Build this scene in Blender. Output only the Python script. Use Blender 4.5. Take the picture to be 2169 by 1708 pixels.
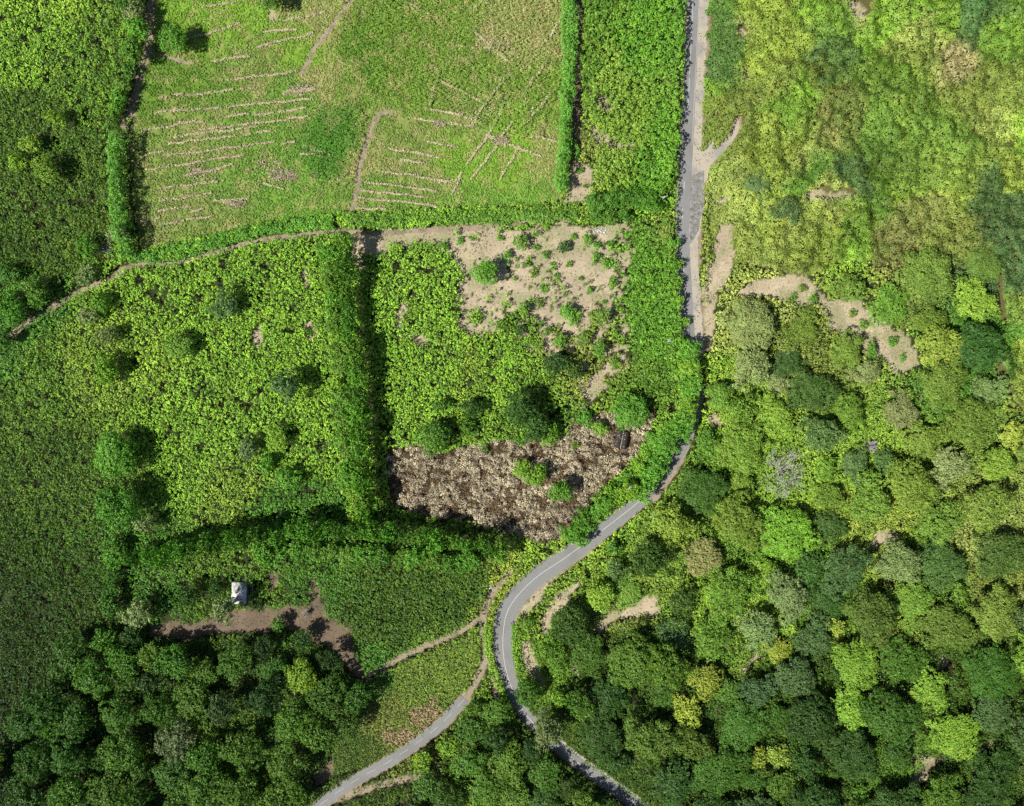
import bpy, math, random
import numpy as np
from mathutils import Vector

# ------------------------------------------------------------------ camera, world, sun, exposure
S = 0.215                 # metres on the ground per plan unit
UC, VC = 1084.5, 854.0    # plan centre
CAM_H = 310.9
sc = bpy.context.scene
for c in list(bpy.data.objects): bpy.data.objects.remove(c)
cam_d = bpy.data.cameras.new('camera'); cam = bpy.data.objects.new('camera', cam_d)
sc.collection.objects.link(cam); sc.camera = cam
cam.location = (0, 0, CAM_H); cam.rotation_euler = (0, 0, 0)
cam_d.lens = 24; cam_d.sensor_width = 36; cam_d.clip_start = 1; cam_d.clip_end = 9000

SUN_EL = math.radians(47)
SUN_AZ = math.atan2(-0.52, -1.0)       # towards the sun: left and below in plan
world = bpy.data.worlds.new('World'); sc.world = world; world.use_nodes = True
wn = world.node_tree.nodes; wl = world.node_tree.links
bg = wn['Background']; sky = wn.new('ShaderNodeTexSky'); sky.sky_type = 'NISHITA'
sky.sun_disc = False; sky.sun_elevation = SUN_EL
sky.sun_rotation = math.atan2(math.cos(SUN_AZ), math.sin(SUN_AZ))
sky.altitude = 100; sky.air_density = 1.0; sky.dust_density = 1.2
wl.new(sky.outputs[0], bg.inputs[0]); bg.inputs[1].default_value = 0.05
sun_d = bpy.data.lights.new('sun', 'SUN'); sun_d.energy = 5.0; sun_d.angle = math.radians(0.5)
sun_d.color = (1.0, 0.95, 0.87)
sun = bpy.data.objects.new('sun', sun_d); sc.collection.objects.link(sun)
sd = Vector((math.cos(SUN_AZ)*math.cos(SUN_EL), math.sin(SUN_AZ)*math.cos(SUN_EL), math.sin(SUN_EL)))
sun.rotation_euler = sd.to_track_quat('Z', 'Y').to_euler(); sun.location = sd*400
sc.view_settings.view_transform = 'Standard'; sc.view_settings.look = 'None'
sc.view_settings.exposure = 0.60; sc.view_settings.gamma = 1.0; sc.view_settings.use_curve_mapping = False
sc.cycles.max_bounces = 5; sc.cycles.diffuse_bounces = 2; sc.cycles.transmission_bounces = 2
sc.cycles.use_denoising = False

# ------------------------------------------------------------------ helpers
rng = np.random.default_rng(11)
random.seed(5)
def W(u, v, h=0.0):
    k = (CAM_H - h)/CAM_H
    return (u-UC)*S*k, (VC-v)*S*k
_T = np.random.default_rng(3).random((256, 256))
def vn(x, y, f, s=0):
    x = np.asarray(x, float)/f + 17.3*s + 1000; y = np.asarray(y, float)/f + 9.1*s + 1000
    xi = np.floor(x).astype(int); yi = np.floor(y).astype(int); fx = x-xi; fy = y-yi
    fx = fx*fx*(3-2*fx); fy = fy*fy*(3-2*fy)
    g = lambda a, b: _T[(a) % 256, (b) % 256]
    return (g(xi, yi)*(1-fx)+g(xi+1, yi)*fx)*(1-fy) + (g(xi, yi+1)*(1-fx)+g(xi+1, yi+1)*fx)*fy
def fbm(x, y, f, s=0, o=3):
    t = 0; a = 1; n = 0
    for i in range(o):
        t = t + a*vn(x, y, f/2**i, s+i*3); n += a; a *= .5
    return t/n
def srgb(c):
    c = np.asarray(c, float)/255
    return np.where(c <= .04045, c/12.92, ((c+.055)/1.055)**2.4)
def pip(u, v, poly):
    p = np.asarray(poly, float); r = np.zeros(np.shape(u), bool); j = len(p)-1
    for i in range(len(p)):
        c = ((p[i, 1] > v) != (p[j, 1] > v))
        with np.errstate(divide='ignore', invalid='ignore'):
            xx = (p[j, 0]-p[i, 0])*(v-p[i, 1])/(p[j, 1]-p[i, 1]) + p[i, 0]
        r ^= c & (u < xx); j = i
    return r
def pl_dist(u, v, pts):
    d = np.full(np.shape(u), 1e9); p = np.asarray(pts, float)
    for a, b in zip(p[:-1], p[1:]):
        e = b-a; L = max((e**2).sum(), 1e-6)
        t = np.clip(((u-a[0])*e[0]+(v-a[1])*e[1])/L, 0, 1)
        d = np.minimum(d, np.hypot(u-a[0]-t*e[0], v-a[1]-t*e[1]))
    return d
def smooth(pts, n=8):
    p = np.asarray(pts, float); P = np.vstack([2*p[0]-p[1], p, 2*p[-1]-p[-2]]); out = []
    for i in range(1, len(P)-2):
        for t in np.arange(n)/n:
            a, b, c, d = P[i-1:i+3]
            out.append(.5*((2*b)+(c-a)*t+(2*a-5*b+4*c-d)*t*t+(-a+3*b-3*c+d)*t**3))
    out.append(P[-2]); return np.array(out)
def resample(pts, step):
    p = np.asarray(pts, float); s = np.r_[0, np.cumsum(np.hypot(*np.diff(p[:, :2], axis=0).T))]
    q = np.arange(0, s[-1], step)
    return np.stack([np.interp(q, s, p[:, k]) for k in range(p.shape[1])], 1)

def tag(o, label=None, cat=None, group=None, kind=None):
    if label: o['label'] = label
    if cat: o['category'] = cat
    if group: o['group'] = group
    if kind: o['kind'] = kind
    return o
def link(o, parent=None):
    sc.collection.objects.link(o)
    if parent: o.parent = parent
    return o
def empty(name, x, y, z=0, rz=0):
    o = bpy.data.objects.new(name, None); o.location = (x, y, z); o.rotation_euler = (0, 0, rz); o.empty_display_size = .3
    return link(o)
def np_mesh(name, V, F, mat, col=None, smooth_=False):
    me = bpy.data.meshes.new(name); V = np.asarray(V, np.float32); F = np.asarray(F, np.int32)
    nf, k = F.shape
    me.vertices.add(len(V)); me.vertices.foreach_set('co', V.ravel())
    me.loops.add(nf*k); me.loops.foreach_set('vertex_index', F.ravel())
    me.polygons.add(nf); me.polygons.foreach_set('loop_start', np.arange(0, nf*k, k, dtype=np.int32))
    me.polygons.foreach_set('loop_total', np.full(nf, k, np.int32))
    if smooth_: me.polygons.foreach_set('use_smooth', np.ones(nf, bool))
    if col is not None:
        dom = 'FACE' if len(col) == nf else 'POINT'
        a = me.attributes.new('Col', 'FLOAT_COLOR', dom)
        c4 = np.ones((len(col), 4), np.float32); c4[:, :3] = col
        a.data.foreach_set('color', c4.ravel())
    me.materials.append(mat); me.update(); me.validate(); return me
def obj(name, me, parent=None):
    return link(bpy.data.objects.new(name, me), parent)

def quads(C, N, s, asp=.65, R=None):
    """kite-shaped leaf sprays: centres, normals, half-lengths -> verts, faces"""
    R = R or rng
    n = len(C); N = N/np.maximum(np.linalg.norm(N, axis=1, keepdims=True), 1e-6)
    r = R.normal(size=(n, 3)); T = r-(r*N).sum(1, keepdims=True)*N
    T /= np.maximum(np.linalg.norm(T, axis=1, keepdims=True), 1e-6); B = np.cross(N, T)
    s = np.asarray(s).reshape(-1, 1)
    V = np.stack([C-T*s, C-B*s*asp-T*s*.1, C+T*s, C+B*s*asp-T*s*.1], 1).reshape(-1, 3)
    return V, np.arange(4*n).reshape(-1, 4)
def clumps(x, y, z, R, Hc, k, leaf, col, tilt=.55, slope=None, spread=1.0):
    """domes of leaf sprays; arrays of n clumps with k leaves each"""
    n = len(x); a = rng.random((n, k))*2*math.pi; q = np.sqrt(rng.random((n, k)))*spread
    dx = np.cos(a)*q; dy = np.sin(a)*q; zz = np.sqrt(np.clip(1-q*q*.85, 0, 1))
    R = np.asarray(R).reshape(-1, 1)*np.ones((n, 1)); Hc = np.asarray(Hc).reshape(-1, 1)*np.ones((n, 1))
    X = x[:, None]+dx*R; Y = y[:, None]+dy*R; Z = z[:, None]+zz*Hc+rng.normal(0, .06, (n, k))*Hc
    C = np.stack([X, Y, Z], -1).reshape(-1, 3)
    N = np.stack([dx*1.0, dy*1.0, zz+.25], -1)
    if slope is not None: N[..., 0] -= slope[0][:, None]; N[..., 1] -= slope[1][:, None]
    N = N.reshape(-1, 3)+rng.normal(0, tilt, (n*k, 3)); N[:, 2] = np.abs(N[:, 2])*.9+.12
    s = leaf*(.7+.6*rng.random(n*k))
    V, F = quads(C, N, s)
    cc = np.repeat(col, k, axis=0)*(.82+.36*rng.random((n*k, 1)))
    return V, F, cc
def merge(parts):
    Vs, Fs, Cs = [], [], []; o = 0
    for V, F, c in parts:
        Vs.append(V); Fs.append(F+o); Cs.append(c); o += len(V)
    return np.vstack(Vs), np.vstack(Fs), np.vstack(Cs)
def tube(P, R, n=6):
    P = [Vector(p) for p in P]; V = []; F = []
    for i, p in enumerate(P):
        d = (P[min(i+1, len(P)-1)]-P[max(i-1, 0)]).normalized()
        a = d.orthogonal().normalized(); b = d.cross(a)
        for k in range(n):
            t = 2*math.pi*k/n; V.append(p+(a*math.cos(t)+b*math.sin(t))*R[i])
    for i in range(len(P)-1):
        for k in range(n):
            F.append((i*n+k, i*n+(k+1) % n, (i+1)*n+(k+1) % n, (i+1)*n+k))
    return np.array([tuple(v) for v in V]), np.array(F)
def tubes(lst, n=6):
    Vs, Fs = [], []; o = 0
    for P, R in lst:
        V, F = tube(P, R, n); Vs.append(V); Fs.append(F+o); o += len(V)
    return np.vstack(Vs), np.vstack(Fs)
def box(c, d, rz=0.0, taper=1.0):
    V = []
    for z in (0, 1):
        k = 1 if z == 0 else taper
        for sx, sy in ((-1, -1), (1, -1), (1, 1), (-1, 1)):
            x, y = sx*d[0]/2*k, sy*d[1]/2*k
            V.append((c[0]+x*math.cos(rz)-y*math.sin(rz), c[1]+x*math.sin(rz)+y*math.cos(rz), c[2]+z*d[2]))
    return np.array(V), np.array([(3, 2, 1, 0), (4, 5, 6, 7), (0, 1, 5, 4), (1, 2, 6, 5), (2, 3, 7, 6), (3, 0, 4, 7)])
def boxes(lst):
    Vs, Fs = [], []; o = 0
    for a in lst:
        V, F = box(*a); Vs.append(V); Fs.append(F+o); o += len(V)
    return np.vstack(Vs), np.vstack(Fs)

# ------------------------------------------------------------------ materials
def new_mat(name):
    m = bpy.data.materials.new(name); m.use_nodes = True; nt = m.node_tree
    return m, nt, nt.nodes, nt.links, nt.nodes['Principled BSDF']
def leaf_mat():
    m, nt, n, l, p = new_mat('foliage')
    a = n.new('ShaderNodeAttribute'); a.attribute_name = 'Col'
    oi = n.new('ShaderNodeObjectInfo')
    mx = n.new('ShaderNodeMix'); mx.data_type = 'RGBA'; mx.blend_type = 'MULTIPLY'; mx.inputs[0].default_value = 1
    l.new(a.outputs['Color'], mx.inputs[6]); l.new(oi.outputs['Color'], mx.inputs[7])
    p.inputs['Roughness'].default_value = .5; p.inputs['Specular IOR Level'].default_value = .22
    l.new(mx.outputs[2], p.inputs['Base Color'])
    tr = n.new('ShaderNodeBsdfTranslucent'); hs = n.new('ShaderNodeHueSaturation')
    hs.inputs['Saturation'].default_value = 1.1; hs.inputs['Value'].default_value = 1.25
    l.new(mx.outputs[2], hs.inputs['Color']); l.new(hs.outputs[0], tr.inputs[0])
    ms = n.new('ShaderNodeMixShader'); ms.inputs[0].default_value = .11
    l.new(p.outputs[0], ms.inputs[1]); l.new(tr.outputs[0], ms.inputs[2])
    l.new(ms.outputs[0], n['Material Output'].inputs[0]); return m
def noise_mat(name, c1, c2, scale, rough=.9, bump=0, detail=6, use_attr=False, c3=None, s3=.05):
    m, nt, n, l, p = new_mat(name)
    g = n.new('ShaderNodeNewGeometry')
    t = n.new('ShaderNodeTexNoise'); t.inputs['Scale'].default_value = scale; t.inputs['Detail'].default_value = detail
    t.inputs['Roughness'].default_value = .65; l.new(g.outputs['Position'], t.inputs['Vector'])
    r = n.new('ShaderNodeValToRGB'); r.color_ramp.elements[0].position = .3; r.color_ramp.elements[1].position = .7
    r.color_ramp.elements[0].color = (*c1, 1); r.color_ramp.elements[1].color = (*c2, 1)
    l.new(t.outputs[0], r.inputs[0]); out = r.outputs[0]
    if c3 is not None:
        t3 = n.new('ShaderNodeTexNoise'); t3.inputs['Scale'].default_value = s3; t3.inputs['Detail'].default_value = 5
        l.new(g.outputs['Position'], t3.inputs['Vector'])
        r3 = n.new('ShaderNodeValToRGB'); r3.color_ramp.elements[0].position = .48; r3.color_ramp.elements[1].position = .62
        l.new(t3.outputs[0], r3.inputs[0]); m3 = n.new('ShaderNodeMix'); m3.data_type = 'RGBA'
        l.new(r3.outputs[0], m3.inputs[0]); l.new(out, m3.inputs[6]); m3.inputs[7].default_value = (*c3, 1); out = m3.outputs[2]
    if use_attr:
        a = n.new('ShaderNodeAttribute'); a.attribute_name = 'Col'
        mx = n.new('ShaderNodeMix'); mx.data_type = 'RGBA'; mx.blend_type = 'MULTIPLY'; mx.inputs[0].default_value = 1
        l.new(out, mx.inputs[6]); l.new(a.outputs['Color'], mx.inputs[7]); out = mx.outputs[2]
    l.new(out, p.inputs['Base Color']); p.inputs['Roughness'].default_value = rough
    p.inputs['Specular IOR Level'].default_value = .2
    if bump:
        b = n.new('ShaderNodeBump'); b.inputs['Strength'].default_value = bump; b.inputs['Distance'].default_value = .3
        l.new(t.outputs[0], b.inputs['Height']); l.new(b.outputs[0], p.inputs['Normal'])
    return m
M_leaf = leaf_mat()
M_ground = noise_mat('soil_and_litter', (.72, .70, .66), (1.22, 1.2, 1.16), .9, .95, 1.0, 9, True)
M_asph = noise_mat('asphalt', (.155, .159, .158), (.225, .228, .222), 1.6, .85, .1, 8, False, (.168, .168, .162), .08)
M_asph.node_tree.nodes['Noise Texture'].inputs['Distortion'].default_value = 1.2
M_paint = noise_mat('road_paint', (.30, .30, .295), (.60, .60, .58), 2.5, .7)
M_grav = noise_mat('gravel', (.27, .24, .19), (.44, .395, .32), 1.6, .95, .5, 8, False, (.26, .245, .22), .12)
M_conc = noise_mat('broken_concrete', (.07, .07, .068), (.30, .295, .28), .55, .9, .4, 9)
M_dirt = noise_mat('bare_dirt', (.19, .155, .108), (.33, .278, .20), 1.1, .95, .5, 8, False, (.17, .15, .09), .25)
M_bark = noise_mat('bark', (.10, .075, .05), (.19, .15, .11), 3, .95, .3)
M_dead = noise_mat('weathered_dead_wood', (.30, .285, .28), (.46, .44, .43), 3, .9, .2)
M_white = noise_mat('white_roof_sheet', (.46, .47, .46), (.70, .71, .70), .9, .6, .1, 6, False, (.26, .25, .23), .35)
M_wall = noise_mat('grey_render_wall', (.13, .125, .12), (.22, .21, .20), 1.2, .9, .2)
M_rust = noise_mat('dark_roof_tiles', (.022, .018, .015), (.06, .048, .040), 1.5, .9, .3, 8)
M_lich = noise_mat('mortar', (.30, .28, .24), (.48, .45, .40), 2.5, .9)
M_steel = noise_mat('galvanised_steel', (.45, .46, .47), (.66, .67, .68), 4, .45)
M_stone = noise_mat('pale_stone', (.40, .39, .36), (.66, .65, .62), 2.0, .9, .3)
M_dark = noise_mat('dark_interior', (.012, .012, .012), (.03, .03, .03), 2, .9)

# ------------------------------------------------------------------ plan: what grows where (plan units)
LO, HI = -95, 2265; TO, BO = -95, 1805
FIELD = [[(335, -100), (1200, -100), (1200, 100), (1192, 410), (1188, 432), (735, 455), (560, 475), (300, 528), (285, 430), (272, 300), (290, 200), (322, 118)]]
TALLCROP = [[(745, -100), (1192, -100), (1190, 150), (1150, 300), (1060, 290), (1000, 250), (870, 232), (790, 205), (700, 110)],
            [(650, 235), (755, 215), (775, 300), (730, 400), (640, 390)]]
PLANT = [[(1236, -100), (1453, -100), (1448, 60), (1440, 170), (1438, 300), (1424, 385), (1395, 425), (1330, 402), (1258, 395), (1262, 322), (1250, 240), (1225, 150)]]
VERGE_ROW = [[(1335, 485), (1415, 478), (1427, 600), (1440, 720), (1440, 810), (1385, 850), (1335, 800), (1338, 700), (1318, 560)]]
VINE = [[(1492, -100), (2280, -100), (2280, 830), (2120, 720), (2095, 560), (1930, 560), (1760, 560), (1700, 590), (1560, 560), (1500, 560), (1488, 330), (1480, 150)],
        [(2040, 690), (2280, 690), (2280, 960), (2140, 860), (2100, 780)]]
DRY = [[(818, 952), (890, 940), (935, 962), (1045, 932), (1190, 930), (1225, 880), (1290, 872), (1340, 860), (1390, 862), (1380, 905), (1345, 965), (1270, 1040), (1185, 1135), (1150, 1150), (1000, 1105), (870, 1085), (828, 1070)]]
WEDGE = [[(675, 1212), (1050, 1205), (1020, 1270), (1000, 1315), (945, 1345), (865, 1380), (790, 1418), (742, 1335), (700, 1290)]]
CORN = [[(762, 1448), (860, 1402), (960, 1362), (1012, 1335), (1020, 1400), (975, 1475), (880, 1558), (790, 1622), (690, 1650), (700, 1590), (740, 1545), (768, 1500)]]
WOOD = [[(170, 1330), (310, 1350), (620, 1350), (700, 1410), (765, 1470), (735, 1545), (700, 1620), (660, 1720), (640, 1810), (-100, 1810), (-100, 1600), (90, 1500)],
        [(960, 1535), (1040, 1500), (1090, 1530), (1160, 1590), (1250, 1660), (1330, 1720), (1400, 1810), (800, 1810), (860, 1690), (930, 1640)],
        [(1540, 700), (1700, 640), (1760, 760), (1900, 830), (1960, 720), (1850, 620), (1950, 560), (2090, 560), (2110, 700), (2070, 760), (2110, 860), (2280, 970), (2280, 1810), (1430, 1810),
         (1330, 1690), (1200, 1570), (1120, 1490), (1110, 1430), (1160, 1340), (1190, 1270), (1300, 1170), (1400, 1060), (1480, 960), (1520, 820)]]
SOIL = [[(945, 500), (1060, 478), (1235, 470), (1325, 485), (1318, 570), (1335, 700), (1330, 800), (1290, 815), (1250, 866), (1235, 862), (1245, 790), (1170, 752), (1085, 738), (1030, 712), (985, 712), (1000, 640), (985, 575)],
        [(1215, 335), (1255, 350), (1262, 385), (1240, 438), (1196, 440), (1204, 380)],
        [(1262, 195), (1280, 205), (1305, 235), (1290, 240), (1262, 225)], [(1246, 262), (1262, 262), (1280, 290), (1345, 312), (1342, 322), (1275, 308), (1250, 290)],
        [(1560, 618), (1625, 583), (1650, 580), (1725, 598), (1760, 640), (1815, 628), (1835, 655), (1880, 690), (1925, 715), (1948, 760), (1935, 785), (1902, 800), (1870, 780), (1830, 745), (1790, 720), (1755, 690), (1735, 650), (1690, 650)],
        [(1835, 1150), (1862, 1128), (1900, 1120), (1897, 1150), (1830, 1168)],
        [(1255, 1345), (1260, 1315), (1290, 1295), (1340, 1278), (1385, 1255), (1398, 1295), (1350, 1305), (1300, 1325), (1270, 1350)],
        [(315, 1322), (420, 1322), (510, 1288), (600, 1285), (660, 1280), (655, 1215), (670, 1225), (690, 1300), (735, 1325), (770, 1405), (778, 1438), (762, 1452), (730, 1400), (690, 1360), (610, 1335), (440, 1350), (315, 1352)],
        [(1135, 1230), (1170, 1205), (1180, 1225), (1150, 1262), (1110, 1310), (1100, 1300)], [(1140, 1320), (1170, 1270), (1215, 1225), (1230, 1235), (1180, 1300), (1150, 1345)],
        [(1098, 1360), (1120, 1355), (1135, 1400), (1165, 1445), (1150, 1455), (1110, 1430)],
        [(1558, 60), (1580, 52), (1578, 84), (1562, 92)], [(1572, 150), (1590, 145), (1584, 172), (1574, 168)], [(1484, 690), (1494, 580), (1510, 572), (1513, 680), (1500, 740), (1484, 748)], [(1505, 415), (1545, 412), (1540, 428), (1510, 428)], [(1780, 28), (1806, 0), (1834, 12), (1836, 46), (1812, 62), (1796, 46)], [(1520, 475), (1555, 480), (1550, 560), (1520, 640), (1500, 680), (1500, 560)], [(670, 1640), (700, 1600), (712, 1625), (690, 1655), (660, 1670)],
        [(535, 700), (560, 680), (560, 720), (545, 750)], [(640, 690), (655, 680), (668, 700), (660, 735)], [(560, 1210), (600, 1230), (580, 1250)],
        [(1780, 70-40), (1810, 0), (1838, 20), (1832, 50), (1812, 62), (1795, 45)], [(1970, 150), (1982, 133), (2008, 128), (2000, 140), (1975, 152)],
        [(1690, 425), (1720, 405), (1800, 410), (1795, 428), (1740, 432)], [(1925, 70), (1955, 68), (1955, 85), (1935, 78)], [(2115, 310), (2125, 305), (2130, 335), (2115, 330)],
        [(1492, 1088-200), (1520, 872), (1530, 890), (1505, 905)], [(1975, 1405), (1995, 1385), (2008, 1400), (1985, 1420)], [(1920, 1655), (1950, 1610), (1980, 1605), (1965, 1640), (1940, 1680)],
        [(1870, 1230), (1890, 1225), (1895, 1255), (1882, 1275)], [(1350+200, 1432), (1605, 1385), (1612, 1395), (1570, 1430)], [(1215, 1410), (1228, 1408), (1225, 1436), (1215, 1436)],
        [(570, 22), (582, 18), (592, 30), (585, 44), (568, 40)], [(750, 498), (880, 490), (965, 482), (950, 535), (905, 512), (850, 512), (800, 528)], [(1296, 690), (1332, 696), (1326, 795), (1285, 812), (1243, 868), (1226, 862), (1250, 800), (1295, 762), (1312, 728)], [(868, 705), (905, 715), (898, 735), (872, 722)], [(640, 560), (655, 600), (640, 610)], [(1160, 735), (1185, 745), (1175, 760)], [(740, 505), (800, 500), (830, 520), (800, 545), (760, 540), (770, 570), (745, 560)], [(845, 640), (860, 650), (855, 700), (840, 690)]]
MAIN = smooth([(1472, -140), (1469, 0), (1462, 150), (1453, 330), (1446, 450), (1446, 520), (1450, 600), (1460, 730), (1473, 800), (1474, 860), (1452, 930), (1420, 985), (1368, 1049), (1300, 1105), (1205, 1176), (1130, 1228), (1080, 1285), (1066, 1340), (1068, 1400), (1083, 1455), (1112, 1512), (1175, 1575), (1228, 1619), (1285, 1659), (1350, 1706), (1460, 1790), (1520, 1850)])
MAINW = lambda v: np.interp(v, [0, 600, 730, 900, 1050, 1180, 1290, 1400, 1480, 1560, 1700], [25, 30, 27, 24, 28, 38, 42, 38, 28, 24, 24])
SIDE = smooth([(985, 1480), (936, 1532), (886, 1572), (826, 1612), (759, 1650), (709, 1682), (660, 1722), (590, 1800), (540, 1850)])
PATHS = [  # (points, width, name, label)
    (smooth([(258, 572), (300, 560), (380, 555), (450, 535), (560, 508), (700, 492), (800, 494), (930, 486), (1060, 478), (1180, 462), (1235, 462)]), 9, 'dirt track between the two hedges and the lower fields'),
    (smooth([(-20, 740), (50, 690), (100, 660), (165, 620), (235, 590), (258, 572)]), 9, 'dirt track on the far left running down under the trees'),
    (smooth([(326, -80), (320, 0), (318, 60), (313, 112), (298, 150), (292, 185), (272, 250), (262, 275)]), 13, 'dirt track along the left edge of the striped field'),
    (smooth([(745, 445), (757, 400), (762, 350), (785, 280), (800, 245), (830, 238)]), 8, 'curved footpath through the middle of the upper field'),
    (smooth([(1080, 1212), (1040, 1262), (1022, 1310), (1030, 1370), (1022, 1420), (985, 1482)]), 12, 'dirt track linking the two roads'),
    (smooth([(1030, 1380), (1045, 1430), (1050, 1480), (1035, 1500)]), 9, 'short spur of dirt beside the hedge at the bend'),
    (smooth([(778, 1430), (850, 1392), (900, 1370), (960, 1345), (1000, 1322), (1022, 1310)]), 10, 'dirt path below the dark green wedge'),
    (smooth([(690, 1700), (780, 1670), (850, 1652), (920, 1640), (940, 1660)]), 12, 'gravelly path below the side road'),
    (smooth([(1562, 255), (1550, 290), (1520, 325), (1498, 350)]), 15, 'pale track leaving the lay-by up to the right'),
    (smooth([(1930, 1655), (1965, 1625), (2010, 1602), (2060, 1592), (2120, 1565)]), 8, 'path among the trees low on the right'),
    (smooth([(1478, 876), (1462, 925), (1435, 985), (1395, 1045), (1372, 1068)]), 12, 'brown dirt gutter along the outside of the road'),
    (smooth([(745, -5), (700, 60), (665, 105), (640, 155)]), 7, 'faint straight footpath in the upper field'),
    (smooth([(322, 113), (345, 118), (375, 128), (405, 136)]), 5, 'short faint path branching off the field track'),
    (smooth([(2038, 692), (2080, 728), (2130, 772), (2180, 815), (2260, 880)]), 3.5, 'thin pale path crossing the scrub at the right edge')]
def road_d(u, v):
    return pl_dist(u, v, MAIN[::2])-MAINW(v)/2
MAIN_S = MAIN[::2]
def any_in(u, v, polys):
    r = np.zeros(np.shape(u), bool)
    for p in polys: r |= pip(u, v, p)
    return r
def cover(u, v):
    """-1 road or path, 0 thicket, 1 field, 2 tall crop, 3 vine scrub, 4 dry, 5 soil, 6 plantation, 7 corn wedge, 8 wood floor, 9 verge row, 10 wedge"""
    wu = u+(fbm(u, v, 26, 1)-.5)*26+(vn(u, v, 5, 9)-.5)*6; wv = v+(fbm(u, v, 26, 5)-.5)*26+(vn(u, v, 5, 12)-.5)*6
    wu2 = u+(vn(u, v, 9, 1)-.5)*8; wv2 = v+(vn(u, v, 9, 5)-.5)*8
    c = np.zeros(np.shape(u), int)
    c[any_in(wu2, wv2, FIELD)] = 1; c[any_in(wu, wv, TALLCROP) & (c == 1)] = 2
    c[any_in(wu2, wv2, VINE)] = 3; c[any_in(wu2, wv2, WOOD)] = 8; c[any_in(wu2, wv2, DRY)] = 4
    c[any_in(wu2, wv2, WEDGE)] = 10; c[any_in(wu2, wv2, CORN)] = 7; c[any_in(wu2, wv2, PLANT)] = 6
    c[any_in(wu2, wv2, VERGE_ROW)] = 9; c[any_in(wu, wv, SOIL[1:])] = 5
    u7 = u+(fbm(u, v, 45, 301)-.5)*75+(vn(u, v, 7, 9)-.5)*10; v7 = v+(fbm(u, v, 45, 305)-.5)*75+(vn(u, v, 7, 12)-.5)*10
    s0 = pip(u7, v7, SOIL[0]); s0 &= ~((v > 655+(u-1100)*.0) & (fbm(u, v, 26, 311) > .56-(v-655)*.0006)); c[s0] = 5
    sc0 = s0 & ((vn(u, v, 9, 321)+.35*vn(u, v, 30, 323) > 1.03) | (fbm(u, v, 14, 325)+.25*np.clip((u-1240)/80, 0, 1)+.2*np.clip((v-640)/150, 0, 1) > .80)); c[sc0] = 0
    c[(np.hypot(u-1655, v-1000) < 6) | (np.hypot((u-1318)/20, (v-932)/24) < 1)] = 11; c[pip(u, v, [(1211, -100), (1236, -100), (1230, 335), (1206, 345)])] = 11
    for p, w, _ in PATHS: c[pl_dist(u, v, p[::3]) < w/2+1.5+(vn(u, v, 6, 2)-.5)*5] = -1
    c[pl_dist(u, v, SIDE[::2]) < 14] = -1
    rd = pl_dist(u, v, MAIN_S)-MAINW(v)/2
    right = (v < 745) & (u > 1450)
    c[(rd < np.where(right, 21+(vn(u, v, 12, 8)-.5)*16, 1.8))] = -1
    c[pip(u, v, LAYBY)] = -1
    return c
LAYBY = [(1455, 330), (1492, 322), (1500, 300), (1512, 300), (1510, 318), (1530, 300), (1530, 320), (1505, 352), (1492, 400), (1490, 440), (1478, 520), (1465, 600), (1455, 500)]

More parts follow.
